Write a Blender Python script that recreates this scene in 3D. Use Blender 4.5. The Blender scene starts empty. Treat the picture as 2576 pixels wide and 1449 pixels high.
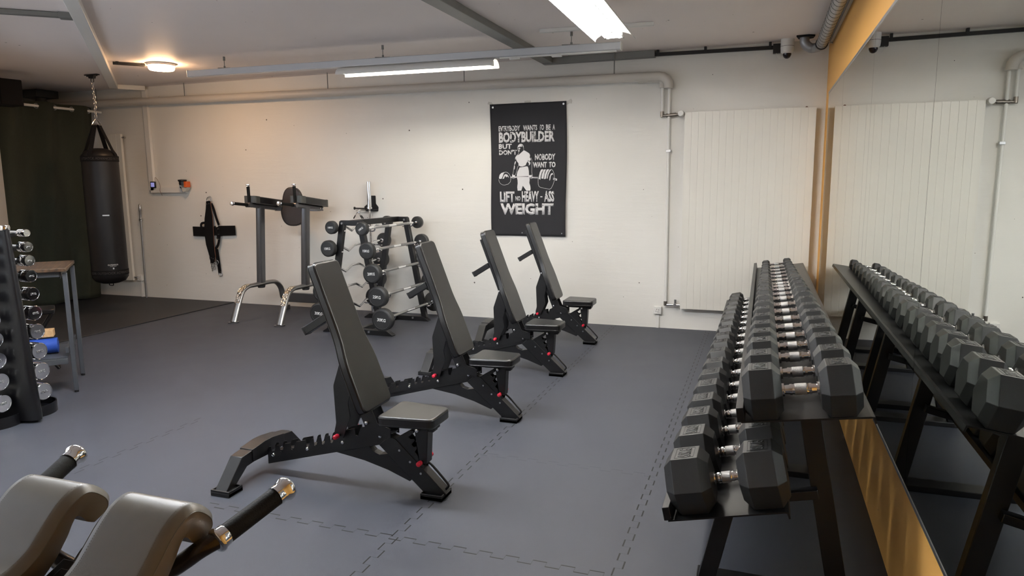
import bpy, bmesh, math, random
from mathutils import Vector, Matrix, Euler
random.seed(7)
PI = math.pi
sc = bpy.context.scene
COL = sc.collection

# ------------------------------------------------------------------ camera
cam_d = bpy.data.cameras.new('camera'); cam = bpy.data.objects.new('camera', cam_d); COL.objects.link(cam)
cam_d.sensor_width = 36; cam_d.lens = 24.7523; cam_d.clip_start = 0.05; cam_d.clip_end = 100
RM = (0.9425013, -0.0408327, 0.3316987, 0.3340789, 0.1421026, -0.9317715, -0.0090885, 0.9890094, 0.1475732)
M4 = Matrix(((RM[0], RM[1], RM[2]), (RM[3], RM[4], RM[5]), (RM[6], RM[7], RM[8]))).to_4x4()
M4.translation = Vector((0, 0, 1.6)); cam.matrix_world = M4
sc.camera = cam

# ------------------------------------------------------------------ world, exposure
w = bpy.data.worlds.new('world'); sc.world = w; w.use_nodes = True
w.node_tree.nodes['Background'].inputs[0].default_value = (0.62, 0.72, 0.95, 1)
w.node_tree.nodes['Background'].inputs[1].default_value = 1.0
sc.view_settings.view_transform = 'Standard'; sc.view_settings.look = 'None'
sc.view_settings.gamma = 1; sc.view_settings.use_curve_mapping = False
sc.view_settings.exposure = 1.08

def area(name, loc, rot, sx, sy, power, color):
    d = bpy.data.lights.new(name, 'AREA'); d.shape = 'RECTANGLE'; d.size = sx; d.size_y = sy
    d.energy = power; d.color = color
    o = bpy.data.objects.new(name, d); COL.objects.link(o); o.location = loc; o.rotation_euler = rot
    return o
# daylight through the window openings of the slanting wall beside the camera
DW = ((-6.9, 5), (-5.1, 7), (-3.3, 5))
for i, (x, pw) in enumerate(DW):
    area('daylight_window_%d' % (i+1), (x-0.02, -2.70-x-0.02, 1.75), (PI/2-0.35, 0, -PI/4), 1.4, 1.3, pw, (0.80, 0.89, 1.0))

# ------------------------------------------------------------------ materials
def new_mat(name):
    m = bpy.data.materials.new(name); m.use_nodes = True
    return m, m.node_tree, m.node_tree.nodes['Principled BSDF']
def mat(name, col, rough=0.5, metal=0.0, noise=0.0, nscale=40, bump=0.0, bscale=300, coat=0.0, spec=0.5):
    m, nt, b = new_mat(name)
    b.inputs['Roughness'].default_value = rough; b.inputs['Metallic'].default_value = metal
    b.inputs['Specular IOR Level'].default_value = spec
    b.inputs['Coat Weight'].default_value = coat
    c = (col[0], col[1], col[2], 1)
    tc = nt.nodes.new('ShaderNodeTexCoord')
    n = nt.nodes.new('ShaderNodeTexNoise'); n.inputs['Scale'].default_value = nscale; n.inputs['Detail'].default_value = 4
    nt.links.new(tc.outputs['Object'], n.inputs['Vector'])
    mx = nt.nodes.new('ShaderNodeMix'); mx.data_type = 'RGBA'
    mx.inputs[6].default_value = tuple(v*(1-noise) for v in c[:3])+(1,)
    mx.inputs[7].default_value = tuple(min(1, v*(1+noise)) for v in c[:3])+(1,)
    nt.links.new(n.outputs['Fac'], mx.inputs[0]); nt.links.new(mx.outputs[2], b.inputs['Base Color'])
    if bump:
        n2 = nt.nodes.new('ShaderNodeTexNoise'); n2.inputs['Scale'].default_value = bscale
        nt.links.new(tc.outputs['Object'], n2.inputs['Vector'])
        bp = nt.nodes.new('ShaderNodeBump'); bp.inputs['Strength'].default_value = bump; bp.inputs['Distance'].default_value = 0.002
        nt.links.new(n2.outputs['Fac'], bp.inputs['Height']); nt.links.new(bp.outputs[0], b.inputs['Normal'])
    return m
def emit(name, col, strength):
    m, nt, b = new_mat(name)
    b.inputs['Base Color'].default_value = (0.8, 0.8, 0.8, 1)
    b.inputs['Emission Color'].default_value = (*col, 1); b.inputs['Emission Strength'].default_value = strength
    return m

def wall_mat(name, col, streak=1.0):
    """painted board-marked concrete: horizontal streaks, small pits, hairline joints"""
    m, nt, b = new_mat(name); L = nt.links.new; N = nt.nodes.new
    b.inputs['Roughness'].default_value = 0.55
    tc = N('ShaderNodeTexCoord')
    mp = N('ShaderNodeMapping'); mp.inputs['Scale'].default_value = (1.2, 1.2, 9)
    L(tc.outputs['Object'], mp.inputs[0])
    n1 = N('ShaderNodeTexNoise'); n1.inputs['Scale'].default_value = 1.6; n1.inputs['Detail'].default_value = 8; n1.inputs['Roughness'].default_value = 0.65
    L(mp.outputs[0], n1.inputs['Vector'])
    n2 = N('ShaderNodeTexNoise'); n2.inputs['Scale'].default_value = 9; n2.inputs['Detail'].default_value = 6
    L(tc.outputs['Object'], n2.inputs['Vector'])
    v = N('ShaderNodeTexVoronoi'); v.inputs['Scale'].default_value = 3.2; v.inputs['Randomness'].default_value = 1
    L(tc.outputs['Object'], v.inputs['Vector'])
    lt = N('ShaderNodeMath'); lt.operation = 'LESS_THAN'; lt.inputs[1].default_value = 0.030
    L(v.outputs['Distance'], lt.inputs[0])
    v2 = N('ShaderNodeTexVoronoi'); v2.inputs['Scale'].default_value = 5.5; L(tc.outputs['Object'], v2.inputs['Vector'])
    l2 = N('ShaderNodeMath'); l2.operation = 'LESS_THAN'; l2.inputs[1].default_value = 0.022; L(v2.outputs['Distance'], l2.inputs[0])
    mxx = N('ShaderNodeMath'); mxx.operation = 'MAXIMUM'; L(lt.outputs[0], mxx.inputs[0]); L(l2.outputs[0], mxx.inputs[1]); lt = mxx
    n3 = N('ShaderNodeTexNoise'); n3.inputs['Scale'].default_value = 0.9; n3.inputs['Detail'].default_value = 3
    L(tc.outputs['Object'], n3.inputs['Vector'])
    add = N('ShaderNodeMath'); add.operation = 'ADD'; L(n1.outputs['Fac'], add.inputs[0])
    m2 = N('ShaderNodeMath'); m2.operation = 'MULTIPLY'; m2.inputs[1].default_value = 0.5; L(n2.outputs['Fac'], m2.inputs[0]); L(m2.outputs[0], add.inputs[1])
    bp = N('ShaderNodeBump'); bp.inputs['Strength'].default_value = 0.30*streak; bp.inputs['Distance'].default_value = 0.012
    L(add.outputs[0], bp.inputs['Height']); L(bp.outputs[0], b.inputs['Normal'])
    mx = N('ShaderNodeMix'); mx.data_type = 'RGBA'
    mx.inputs[6].default_value = (col[0]*0.93, col[1]*0.93, col[2]*0.92, 1); mx.inputs[7].default_value = (*[min(1, c*1.05) for c in col], 1)
    L(n3.outputs['Fac'], mx.inputs[0])
    mx2 = N('ShaderNodeMix'); mx2.data_type = 'RGBA'; mx2.inputs[7].default_value = (0.10, 0.09, 0.08, 1)
    L(mx.outputs[2], mx2.inputs[6]); L(lt.outputs[0], mx2.inputs[0]); L(mx2.outputs[2], b.inputs['Base Color'])
    return m

def floor_mat():
    m, nt, b = new_mat('black_rubber_tiles'); L = nt.links.new; N = nt.nodes.new
    tc = N('ShaderNodeTexCoord'); sp = N('ShaderNodeSeparateXYZ'); L(tc.outputs['Object'], sp.inputs[0])
    def mth(op, a, bb=None, c=None):
        n = N('ShaderNodeMath'); n.operation = op
        for i, q in enumerate((a, bb, c)):
            if q is None: continue
            if isinstance(q, (int, float)): n.inputs[i].default_value = q
            else: L(q, n.inputs[i])
        return n.outputs[0]
    def seam(a, along, pos, lo, hi):
        # jigsaw joint: the line jumps between two tracks every 6 cm
        s = mth('SIGN', mth('SINE', mth('MULTIPLY', along, PI/0.062)))
        d = mth('ABSOLUTE', mth('SUBTRACT', mth('SUBTRACT', a, pos), mth('MULTIPLY', s, 0.017)))
        g = mth('LESS_THAN', d, 0.0034)
        # short cross pieces where the track changes
        fr = mth('ABSOLUTE', mth('SUBTRACT', mth('FRACT', mth('DIVIDE', along, 0.062)), 0.5))
        x = mth('MULTIPLY', mth('GREATER_THAN', fr, 0.478), mth('LESS_THAN', mth('ABSOLUTE', mth('SUBTRACT', a, pos)), 0.019))
        g = mth('MAXIMUM', g, mth('MULTIPLY', x, 0.45))
        g = mth('MULTIPLY', g, mth('GREATER_THAN', along, lo))
        return mth('MULTIPLY', g, mth('LESS_THAN', along, hi))
    X, Y = sp.outputs[0], sp.outputs[1]
    seams = [seam(X, Y, -0.51, -3, 7.8), seam(X, Y, -1.53, -3, 7.8), mth('MULTIPLY', seam(X, Y, -3.62, -3, 3.72), 0.9),
             seam(Y, X, 2.66, -2.6, -0.5), mth('MULTIPLY', seam(Y, X, 3.72, -1.53, -0.5), 0.35)]
    g = seams[0]
    for s in seams[1:]: g = mth('MAXIMUM', g, s)
    n = N('ShaderNodeTexNoise'); n.inputs['Scale'].default_value = 3; n.inputs['Detail'].default_value = 7; L(tc.outputs['Object'], n.inputs['Vector'])
    n2 = N('ShaderNodeTexNoise'); n2.inputs['Scale'].default_value = 260; n2.inputs['Detail'].default_value = 2; L(tc.outputs['Object'], n2.inputs['Vector'])
    cr = N('ShaderNodeMix'); cr.data_type = 'RGBA'; cr.inputs[6].default_value = FLOOR_A; cr.inputs[7].default_value = FLOOR_B
    L(n.outputs['Fac'], cr.inputs[0])
    mx = N('ShaderNodeMix'); mx.data_type = 'RGBA'; mx.inputs[7].default_value = (0.003, 0.003, 0.003, 1)
    L(cr.outputs[2], mx.inputs[6]); L(g, mx.inputs[0]); L(mx.outputs[2], b.inputs['Base Color'])
    rg = mth('ADD', mth('MULTIPLY', n.outputs['Fac'], 0.14), 0.46); L(rg, b.inputs['Roughness'])
    b.inputs['Specular IOR Level'].default_value = 0.27
    h = mth('SUBTRACT', mth('MULTIPLY', n2.outputs['Fac'], 0.25), g)
    bp = N('ShaderNodeBump'); bp.inputs['Strength'].default_value = 0.5; bp.inputs['Distance'].default_value = 0.002
    L(h, bp.inputs['Height']); L(bp.outputs[0], b.inputs['Normal'])
    return m
FLOOR_A = (0.045, 0.0485, 0.062, 1); FLOOR_B = (0.060, 0.064, 0.079, 1)

def wood_mat(name, c1, c2, scale=(3, 30, 30)):
    m, nt, b = new_mat(name); L = nt.links.new; N = nt.nodes.new
    tc = N('ShaderNodeTexCoord'); mp = N('ShaderNodeMapping'); mp.inputs['Scale'].default_value = scale
    L(tc.outputs['Object'], mp.inputs[0]); n = N('ShaderNodeTexNoise'); n.inputs['Scale'].default_value = 1.5; n.inputs['Detail'].default_value = 6
    L(mp.outputs[0], n.inputs['Vector']); r = N('ShaderNodeValToRGB')
    r.color_ramp.elements[0].position = 0.35; r.color_ramp.elements[0].color = (*c1, 1)
    r.color_ramp.elements[1].position = 0.65; r.color_ramp.elements[1].color = (*c2, 1)
    L(n.outputs['Fac'], r.inputs[0]); L(r.outputs[0], b.inputs['Base Color']); b.inputs['Roughness'].default_value = 0.5
    return m
def print_mat():
    """white print worn away in specks so that the black cloth shows"""
    m, nt, b = new_mat('worn_white_print'); L = nt.links.new; N = nt.nodes.new
    tc = N('ShaderNodeTexCoord'); n = N('ShaderNodeTexNoise'); n.inputs['Scale'].default_value = 26; n.inputs['Detail'].default_value = 5; n.inputs['Roughness'].default_value = 0.75
    L(tc.outputs['Object'], n.inputs['Vector']); r = N('ShaderNodeValToRGB')
    r.color_ramp.elements[0].position = 0.395; r.color_ramp.elements[0].color = (0.02, 0.02, 0.024, 1)
    r.color_ramp.elements[1].position = 0.42; r.color_ramp.elements[1].color = (0.66, 0.65, 0.66, 1)
    L(n.outputs['Fac'], r.inputs[0]); L(r.outputs[0], b.inputs['Base Color']); b.inputs['Roughness'].default_value = 0.8
    return m
def tread_mat():
    m, nt, b = new_mat('embossed_steel_plate'); L = nt.links.new; N = nt.nodes.new
    b.inputs['Base Color'].default_value = (0.8, 0.76, 0.7, 1); b.inputs['Metallic'].default_value = 1; b.inputs['Roughness'].default_value = 0.2
    tc = N('ShaderNodeTexCoord'); v = N('ShaderNodeTexVoronoi'); v.inputs['Scale'].default_value = 45; L(tc.outputs['Object'], v.inputs['Vector'])
    bp = N('ShaderNodeBump'); bp.inputs['Strength'].default_value = 1.0; bp.inputs['Distance'].default_value = 0.01
    L(v.outputs['Distance'], bp.inputs['Height']); L(bp.outputs[0], b.inputs['Normal']); return m

MT = dict(
 wall=wall_mat('white_painted_concrete', (0.80, 0.785, 0.745), 0.8),
 wall_l=wall_mat('white_painted_wall', (0.80, 0.78, 0.74), 0.3),
 ceil=wall_mat('painted_ceiling', (0.88, 0.81, 0.79), 0.35),
 yellow=wall_mat('ochre_painted_wall', (0.86, 0.46, 0.115), 0.3),
 floor=floor_mat(),
 blackfloor=mat('smooth_black_rubber', (0.018, 0.018, 0.020), 0.55, noise=0.1, bump=0.2),
 mirror=mat('mirror_glass', (0.80, 0.84, 0.80), 0.0, 1.0),
 alu=mat('brushed_aluminium', (0.55, 0.56, 0.58), 0.35, 1.0),
 galv=mat('galvanised_duct_steel', (0.40, 0.41, 0.42), 0.45, 0.8, noise=0.12, nscale=6),
 dseam=mat('duct_seam_dark', (0.05, 0.05, 0.05), 0.6),
 trunk=mat('dull_grey_cable_duct', (0.23, 0.23, 0.22), 0.45, 0.3, noise=0.15, nscale=3),
 white=mat('white_plastic', (0.78, 0.77, 0.74), 0.35),
 rad=mat('cream_radiator_enamel', (0.76, 0.74, 0.68), 0.35),
 pipe=mat('cream_pipe_insulation', (0.60, 0.57, 0.52), 0.4),
 rail=mat('silver_painted_rail', (0.62, 0.64, 0.67), 0.35, 0.3),
 reflector=mat('white_reflector', (0.85, 0.85, 0.82), 0.3),
 tube=emit('fluorescent_tube', (1.0, 0.94, 0.87), 42), tube2=emit('strip_lamp_tube', (1.0, 0.94, 0.82), 45),
 tube3=emit('cool_fluorescent_tube', (0.93, 0.96, 1.0), 66),
 warm=emit('warm_lamp_diffuser', (1.0, 0.60, 0.31), 46),
 black=mat('black_powder_coat', (0.006, 0.006, 0.007), 0.38, spec=0.5, noise=0.1, bump=0.15, bscale=700),
 blackp=mat('black_plastic', (0.008, 0.008, 0.009), 0.4),
 vinyl=mat('black_vinyl', (0.0045, 0.0045, 0.0052), 0.32, spec=0.7, noise=0.1, bump=0.12, bscale=900),
 bagv=mat('black_bag_vinyl', (0.006, 0.005, 0.0055), 0.45, spec=0.35, noise=0.2, nscale=6, bump=0.1, bscale=60),
 webbing=mat('black_webbing', (0.006, 0.0055, 0.006), 0.8, spec=0.2),
 hexr=mat('black_hex_rubber', (0.023, 0.0235, 0.024), 0.45, spec=0.45, noise=0.15, nscale=9, bump=0.3, bscale=600),
 hexd=mat('recess_black', (0.012, 0.012, 0.013), 0.6),
 emb=mat('embossed_rubber_letters', (0.045, 0.045, 0.048), 0.45),
 chrome=mat('chrome', (0.86, 0.86, 0.87), 0.07, 1.0),
 knurl=mat('knurled_chrome', (0.50, 0.50, 0.50), 0.30, 1.0, bump=1.0, bscale=700),
 steel=mat('satin_steel', (0.50, 0.50, 0.51), 0.3, 1.0),
 darksteel=mat('dark_chain_steel', (0.30, 0.27, 0.24), 0.4, 1.0),
 graphite=mat('graphite_metallic_paint', (0.13, 0.13, 0.135), 0.3, 0.7),
 pewter=mat('pewter_metallic_paint', (0.27, 0.265, 0.26), 0.34, 0.85),
 darktube=mat('dark_brown_metallic_tube', (0.055, 0.047, 0.042), 0.26, 0.7),
 tread=tread_mat(),
 brownpad=mat('dark_brown_vinyl', (0.045, 0.032, 0.026), 0.4, bump=0.15),
 greypad=mat('grey_brown_vinyl', (0.17, 0.158, 0.134), 0.33, noise=0.05, bump=0.14, bscale=1600),
 tanpad=mat('taupe_vinyl_side', (0.13, 0.098, 0.062), 0.42, noise=0.05, bump=0.14, bscale=1600),
 piping=mat('grey_piping', (0.13, 0.115, 0.09), 0.4),
 endvinyl=mat('grey_vinyl_end', (0.07, 0.07, 0.062), 0.4),
 foam=mat('black_foam_grip', (0.006, 0.0055, 0.005), 0.6, bump=0.3, spec=0.2),
 red=mat('red_plastic_tip', (0.62, 0.02, 0.05), 0.35),
 curtain=mat('dark_green_curtain', (0.034, 0.039, 0.026), 0.95, noise=0.15),
 wood=wood_mat('dark_oak_top', (0.028, 0.015, 0.008), (0.10, 0.055, 0.028)),
 pine=wood_mat('pale_wood', (0.50, 0.30, 0.14), (0.62, 0.40, 0.20)),
 slate=mat('slate_grey_powder_coat', (0.055, 0.060, 0.070), 0.45),
 blue=mat('blue_foam', (0.012, 0.060, 0.34), 0.7, bump=0.2, bscale=120),
 cloth=mat('black_banner_cloth', (0.017, 0.017, 0.021), 0.85, bump=0.2, bscale=500),
 print=print_mat(),
 whiteprint=mat('flat_white_print', (0.66, 0.65, 0.66), 0.8),
 whitetext=mat('white_lettering', (0.72, 0.72, 0.72), 0.6),
 greytext=mat('dark_grey_lettering', (0.032, 0.030, 0.031), 0.7),
 screenblue=emit('blue_display', (0.04, 0.10, 0.55), 0.32),
 orange=mat('orange_plastic', (0.70, 0.12, 0.02), 0.4),
 tape=mat('clear_tape', (0.62, 0.60, 0.55), 0.25),
 brown=mat('brown_leather_edge', (0.16, 0.07, 0.04), 0.6),
 dome=mat('smoked_dome', (0.02, 0.015, 0.02), 0.05),
 dark=mat('dark_hole', (0.006, 0.006, 0.006), 0.9),
)

# ------------------------------------------------------------------ geometry helpers
class G:
    def __init__(s): s.bm = bmesh.new()
    def box(s, c, d, rot=None):
        r = bmesh.ops.create_cube(s.bm, size=1)
        m = Matrix.Translation(Vector(c)) @ (Euler(rot).to_matrix().to_4x4() if rot else Matrix.Identity(4)) @ Matrix.Diagonal((d[0], d[1], d[2], 1))
        bmesh.ops.transform(s.bm, matrix=m, verts=r['verts']); return s
    def bar(s, a, b, wd, ht, up=(0, 0, 1)):
        a = Vector(a); b = Vector(b); x = (b-a).normalized(); u = Vector(up)
        y = u.cross(x).normalized(); z = x.cross(y)
        r = bmesh.ops.create_cube(s.bm, size=1)
        R = Matrix((x, y, z)).transposed().to_4x4()
        bmesh.ops.transform(s.bm, matrix=Matrix.Translation((a+b)/2) @ R @ Matrix.Diagonal(((b-a).length, wd, ht, 1)), verts=r['verts']); return s
    def tube(s, pts, r, n=12, closed=False, cap=True):
        pts = [Vector(p) for p in pts]; rr = r if isinstance(r, (list, tuple)) else [r]*len(pts)
        rings = []; N = len(pts); prev = None
        for i, p in enumerate(pts):
            if closed: t = (pts[(i+1) % N]-pts[i-1]).normalized()
            else: t = (pts[min(i+1, N-1)]-pts[max(i-1, 0)]).normalized()
            if prev is None:
                u = t.orthogonal().normalized()
            else:
                u = (prev - t*prev.dot(t)).normalized()
            prev = u; v = t.cross(u)
            rings.append([s.bm.verts.new(p+(u*math.cos(2*PI*k/n)+v*math.sin(2*PI*k/n))*rr[i]) for k in range(n)])
        for i in range(N if closed else N-1):
            a = rings[i]; b = rings[(i+1) % N]
            for k in range(n): s.bm.faces.new((a[k], a[(k+1) % n], b[(k+1) % n], b[k]))
        if not closed and cap:
            s.bm.faces.new(rings[0][::-1]); s.bm.faces.new(rings[-1])
        return s
    def cyl(s, a, b, r, r2=None, n=24): return s.tube([a, b], [r, r if r2 is None else r2], n)
    def lathe(s, prof, o=(0, 0, 0), ax='z', n=32):
        """prof: (radius, height) pairs"""
        o = Vector(o); rings = []
        for r, h in prof:
            if r < 1e-6: r = 1e-5
            ring = []
            for k in range(n):
                c, q = r*math.cos(2*PI*k/n), r*math.sin(2*PI*k/n)
                v = (c, q, h) if ax == 'z' else ((h, c, q) if ax == 'x' else (q, h, c))
                ring.append(s.bm.verts.new(o+Vector(v)))
            rings.append(ring)
        for a, b in zip(rings, rings[1:]):
            for k in range(n): s.bm.faces.new((a[k], a[(k+1) % n], b[(k+1) % n], b[k]))
        s.bm.faces.new(rings[0][::-1]); s.bm.faces.new(rings[-1]); return s
    def prism(s, poly, a, b, plane='xz'):
        """poly in the named plane, extruded from a to b along the third axis"""
        f = {'xz': lambda p, t: (p[0], t, p[1]), 'yz': lambda p, t: (t, p[0], p[1]), 'xy': lambda p, t: (p[0], p[1], t)}[plane]
        A = [s.bm.verts.new(f(p, a)) for p in poly]; B = [s.bm.verts.new(f(p, b)) for p in poly]
        s.bm.faces.new(A); s.bm.faces.new(B[::-1])
        n = len(poly)
        for i in range(n): s.bm.faces.new((A[i], B[i], B[(i+1) % n], A[(i+1) % n]))
        return s
    def loft(s, rings, closed=True, caps=True):
        R = [[s.bm.verts.new(p) for p in r] for r in rings]
        for a, b in zip(R, R[1:]):
            m = len(a)
            for k in range(m if closed else m-1): s.bm.faces.new((a[k], a[(k+1) % m], b[(k+1) % m], b[k]))
        if caps and closed: s.bm.faces.new(R[0][::-1]); s.bm.faces.new(R[-1])
        return s
    def link(s, c, r, R, rot, n=8):
        """a chain link: stadium ring centred at c"""
        m = Matrix.Translation(Vector(c)) @ Euler(rot).to_matrix().to_4x4(); L = R*0.75; pts = []
        for k in range(16):
            t = 2*PI*k/16; pts.append(m @ Vector((R*math.cos(t), 0, R*math.sin(t)+(L if math.sin(t) > 0 else -L))))
        return s.tube(pts, r, n, closed=True)

def build(g, name, m, parent=None, bev=0, smooth=35, seg=2, matrix=None):
    bm = g.bm
    if matrix is not None: bmesh.ops.transform(bm, matrix=matrix, verts=bm.verts)
    bmesh.ops.recalc_face_normals(bm, faces=bm.faces)
    me = bpy.data.meshes.new(name); bm.to_mesh(me); bm.free()
    me.materials.append(MT[m] if isinstance(m, str) else m)
    if smooth:
        me.polygons.foreach_set('use_smooth', [True]*len(me.polygons)); me.set_sharp_from_angle(angle=math.radians(smooth))
    o = bpy.data.objects.new(name, me); COL.objects.link(o)
    if parent is not None: o.parent = parent
    if bev:
        b = o.modifiers.new('bevel', 'BEVEL'); b.width = bev; b.segments = seg; b.limit_method = 'ANGLE'; b.angle_limit = math.radians(40)
    return o
def tag(o, label, cat, group=None):
    o['label'] = label; o['category'] = cat
    if group: o['group'] = group
    return o
def thing(name, loc, label, cat, group=None, rz=0, rot=None):
    o = bpy.data.objects.new(name, None); COL.objects.link(o); o.location = loc
    o.rotation_euler = rot if rot else (0, 0, rz); o.empty_display_size = 0.1
    return tag(o, label, cat, group)
def copy_tree(o, parent=None):
    c = o.copy(); COL.objects.link(c); c.parent = parent
    for ch in list(o.children): copy_tree(ch, c)
    return c
def struct(o): o['kind'] = 'structure'; return o
def note(o, label): o['label'] = label; return o

def text_mesh(txt, name, m, quad, depth=0.001, off=0.0, parent=None, fn=None):
    """lettering fitted into quad = (u0, u1, v0, v1); fn maps (u, v, w) to a point"""
    cu = bpy.data.curves.new(name, 'FONT'); cu.body = txt; cu.size = 1; cu.offset = off; cu.extrude = 0; cu.resolution_u = 2
    t = bpy.data.objects.new(name, cu); COL.objects.link(t)
    dg = bpy.context.evaluated_depsgraph_get(); dg.update()
    me = bpy.data.meshes.new_from_object(t.evaluated_get(dg)); me.name = name
    bpy.data.objects.remove(t); bpy.data.curves.remove(cu)
    xs = [v.co.x for v in me.vertices]; ys = [v.co.y for v in me.vertices]
    x0, x1, y0, y1 = min(xs), max(xs), min(ys), max(ys)
    bm = bmesh.new(); bm.from_mesh(me)
    r = bmesh.ops.extrude_face_region(bm, geom=list(bm.faces))
    top = [e for e in r['geom'] if isinstance(e, bmesh.types.BMVert)]
    for v in bm.verts: v.co.z = 0
    for v in top: v.co.z = depth
    for v in bm.verts:
        u = quad[0]+(v.co.x-x0)/(x1-x0)*(quad[1]-quad[0]); q = quad[2]+(v.co.y-y0)/(y1-y0)*(quad[3]-quad[2])
        v.co = Vector(fn(u, q, v.co.z) if fn else (u, q, v.co.z))
    bmesh.ops.recalc_face_normals(bm, faces=bm.faces)
    bm.to_mesh(me); bm.free(); me.materials.clear(); me.materials.append(MT[m])
    o = bpy.data.objects.new(name, me); COL.objects.link(o)
    if parent is not None: o.parent = parent
    return o
def arc(c, r, a0, a1, n, f):
    return [f(c[0]+r*math.cos(math.radians(a0+(a1-a0)*i/n)), c[1]+r*math.sin(math.radians(a0+(a1-a0)*i/n))) for i in range(n+1)]
def rounded(pts, r, n=4):
    """rounded corners for a 2-D polygon"""
    out = []; N = len(pts)
    for i in range(N):
        p = Vector(pts[i]).to_2d(); a = Vector(pts[i-1]).to_2d(); b = Vector(pts[(i+1) % N]).to_2d()
        rr = r[i] if isinstance(r, (list, tuple)) else r
        d1 = (a-p); d2 = (b-p); k = min(rr, d1.length*0.45, d2.length*0.45)
        s = p+d1.normalized()*k; e = p+d2.normalized()*k
        for j in range(n+1):
            t = j/n; out.append(tuple((1-t)**2*s + 2*t*(1-t)*p + t*t*e))
    return out
def smooth_path(pts, n=6):
    """Catmull-Rom through 3-D points"""
    P = [Vector(p) for p in pts]; P = [P[0]*2-P[1]]+P+[P[-1]*2-P[-2]]; out = []
    for i in range(1, len(P)-2):
        for j in range(n):
            t = j/n; a, b, c, d = P[i-1:i+3]
            out.append(0.5*((2*b)+(c-a)*t+(2*a-5*b+4*c-d)*t*t+(3*b-a-3*c+d)*t**3))
    out.append(P[-2]); return out

# ================================================================== ROOM
XM = 0.541; YB = 7.749; ZC = 2.955; XL = -10.6; YR = -3.2
TH = 0.15
struct(build(G().box(((XL+XM)/2, (YB+YR)/2, -0.05), (XM-XL+0.6, YB-YR+0.6, 0.1)), 'floor', 'floor', smooth=0))
struct(build(G().box(((XL+XM)/2, (YB+YR)/2, ZC+0.05), (XM-XL+0.6, YB-YR+0.6, 0.1)), 'ceiling', 'ceil', smooth=0))
struct(build(G().box(((XL+XM)/2, YB+TH/2, ZC/2), (XM-XL+0.6, TH, ZC)), 'wall_back', 'wall', smooth=0))
struct(build(G().box((XM+TH/2, (YB+YR)/2, ZC/2), (TH, YB-YR, ZC)), 'wall_right', 'yellow', smooth=0))
# the slanting wall beside the camera and the curtain, x + y = -2.70, with window openings
def slant(x, off=0.0): return (x-off*0.7071, -2.70-x-off*0.7071)
def slab(g, x0, x1, z0, z1, t0=0.0, t1=0.2): return g.prism([slant(x0, t0), slant(x1, t0), slant(x1, t1), slant(x0, t1)], z0, z1, 'xy')
g = G(); hw = 0.7*0.7071; xs = [0.50]+[q for x, wd in DW[::-1] for q in (x+hw, x-hw)]+[-8.86]
for i in range(0, len(xs), 2): slab(g, xs[i], xs[i+1], 0, ZC)
for x, wd in DW: slab(g, x+hw, x-hw, 0, 1.1); slab(g, x+hw, x-hw, 2.4, ZC)
struct(build(g, 'wall_left', 'wall_l', smooth=0))
g = slab(G(), -8.86, -10.45, 2.68, ZC); struct(build(g, 'wall_left_upper', 'wall_l', smooth=0))
struct(build(G().box((-10.3, 6.9, ZC/2), (0.1, 1.7, ZC)), 'wall_alcove', 'wall_l', smooth=0))
struct(build(G().box((-9.75, 6.0, ZC/2-0.15), (1.2, 0.1, ZC-0.3)), 'wall_alcove_side', 'wall_l', smooth=0))
struct(build(G().box(((XL+XM)/2, YR-0.07, ZC/2), (XM-XL+0.6, 0.14, ZC)), 'wall_rear', 'wall_l', smooth=0))
for i, (x, wd) in enumerate(DW):
    g = G()
    for q in (x+hw-0.02, x, x-hw+0.02): slab(g, q-0.02, q+0.02, 1.1, 2.4, 0.06, 0.11)
    for z in (1.1, 2.35): slab(g, x-hw, x+hw, z, z+0.05, 0.06, 0.11)
    struct(build(g, 'window_%d' % (i+1), 'white', bev=0.004))
# white door case on the slanting wall
g = G(); e0 = slant(-8.86, -0.03); e1 = slant(-7.7, -0.03); f1 = slant(-7.7, 0.0); f0 = slant(-8.86, 0.0)
g.prism([e0, e1, f1, f0], 0, 2.10, 'xy'); struct(build(g, 'door_1', 'white', bev=0.004))

# black edge mats: the sheet beyond x = -6.83 lies a few millimetres proud
g = G(); g.prism([(-6.83, 3.6), (-6.83, YB), (-9.95, YB), (-9.2, 6.3), (-6.83, 4.2)][::1], 0.0, 0.012, 'xy')
o = struct(build(g, 'trim_1', 'blackfloor', bev=0.004)); note(o, 'smooth black floor sheet in front of the curtain')
# dark cable duct on the ceiling, running to the back wall and along it
g = G(); g.box((-2.30, (0.0+7.74)/2+0.4, ZC-0.03), (0.13, 6.96, 0.06))
g.box((-1.74, 7.705, ZC-0.035), (1.22, 0.085, 0.07))
tag(build(g, 'cable_duct', 'trunk', bev=0.004), 'dull grey metal cable duct crossing the ceiling and turning along the back wall', 'cable duct')
# white cable duct running diagonally, turning to the back wall and dropping down it
g = G(); A = Vector((-3.2, 2.45, ZC-0.03)); B = Vector((-8.28, 7.40, ZC-0.03))
g.bar(A, B, 0.10, 0.06); g.bar(B+Vector((-0.03, -0.03, 0)), Vector((-8.06, 7.70, ZC-0.03)), 0.09, 0.06)
g.box((-8.09, 7.725, (2.92+1.54)/2), (0.085, 0.045, 2.92-1.54)); g.box((-7.80, 7.725, 1.545), (0.62, 0.045, 0.075))
tag(build(g, 'white_cable_duct', 'white', bev=0.004), 'white boxed cable duct slanting over the ceiling and down the back wall to an outlet', 'cable duct')
g = G(); A = Vector((-5.24, 4.30, ZC-0.02)); B = Vector((-6.1, 3.55, ZC-0.02)); g.bar(A, B, 0.06, 0.035); g.box(A-Vector((0, 0, 0.0)), (0.09, 0.09, 0.05), (0, 0, 0.75))
tag(build(g, 'surface_conduit', 'trunk', bev=0.003), 'short grey surface conduit meeting the white diagonal duct on the ceiling', 'conduit')
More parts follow.
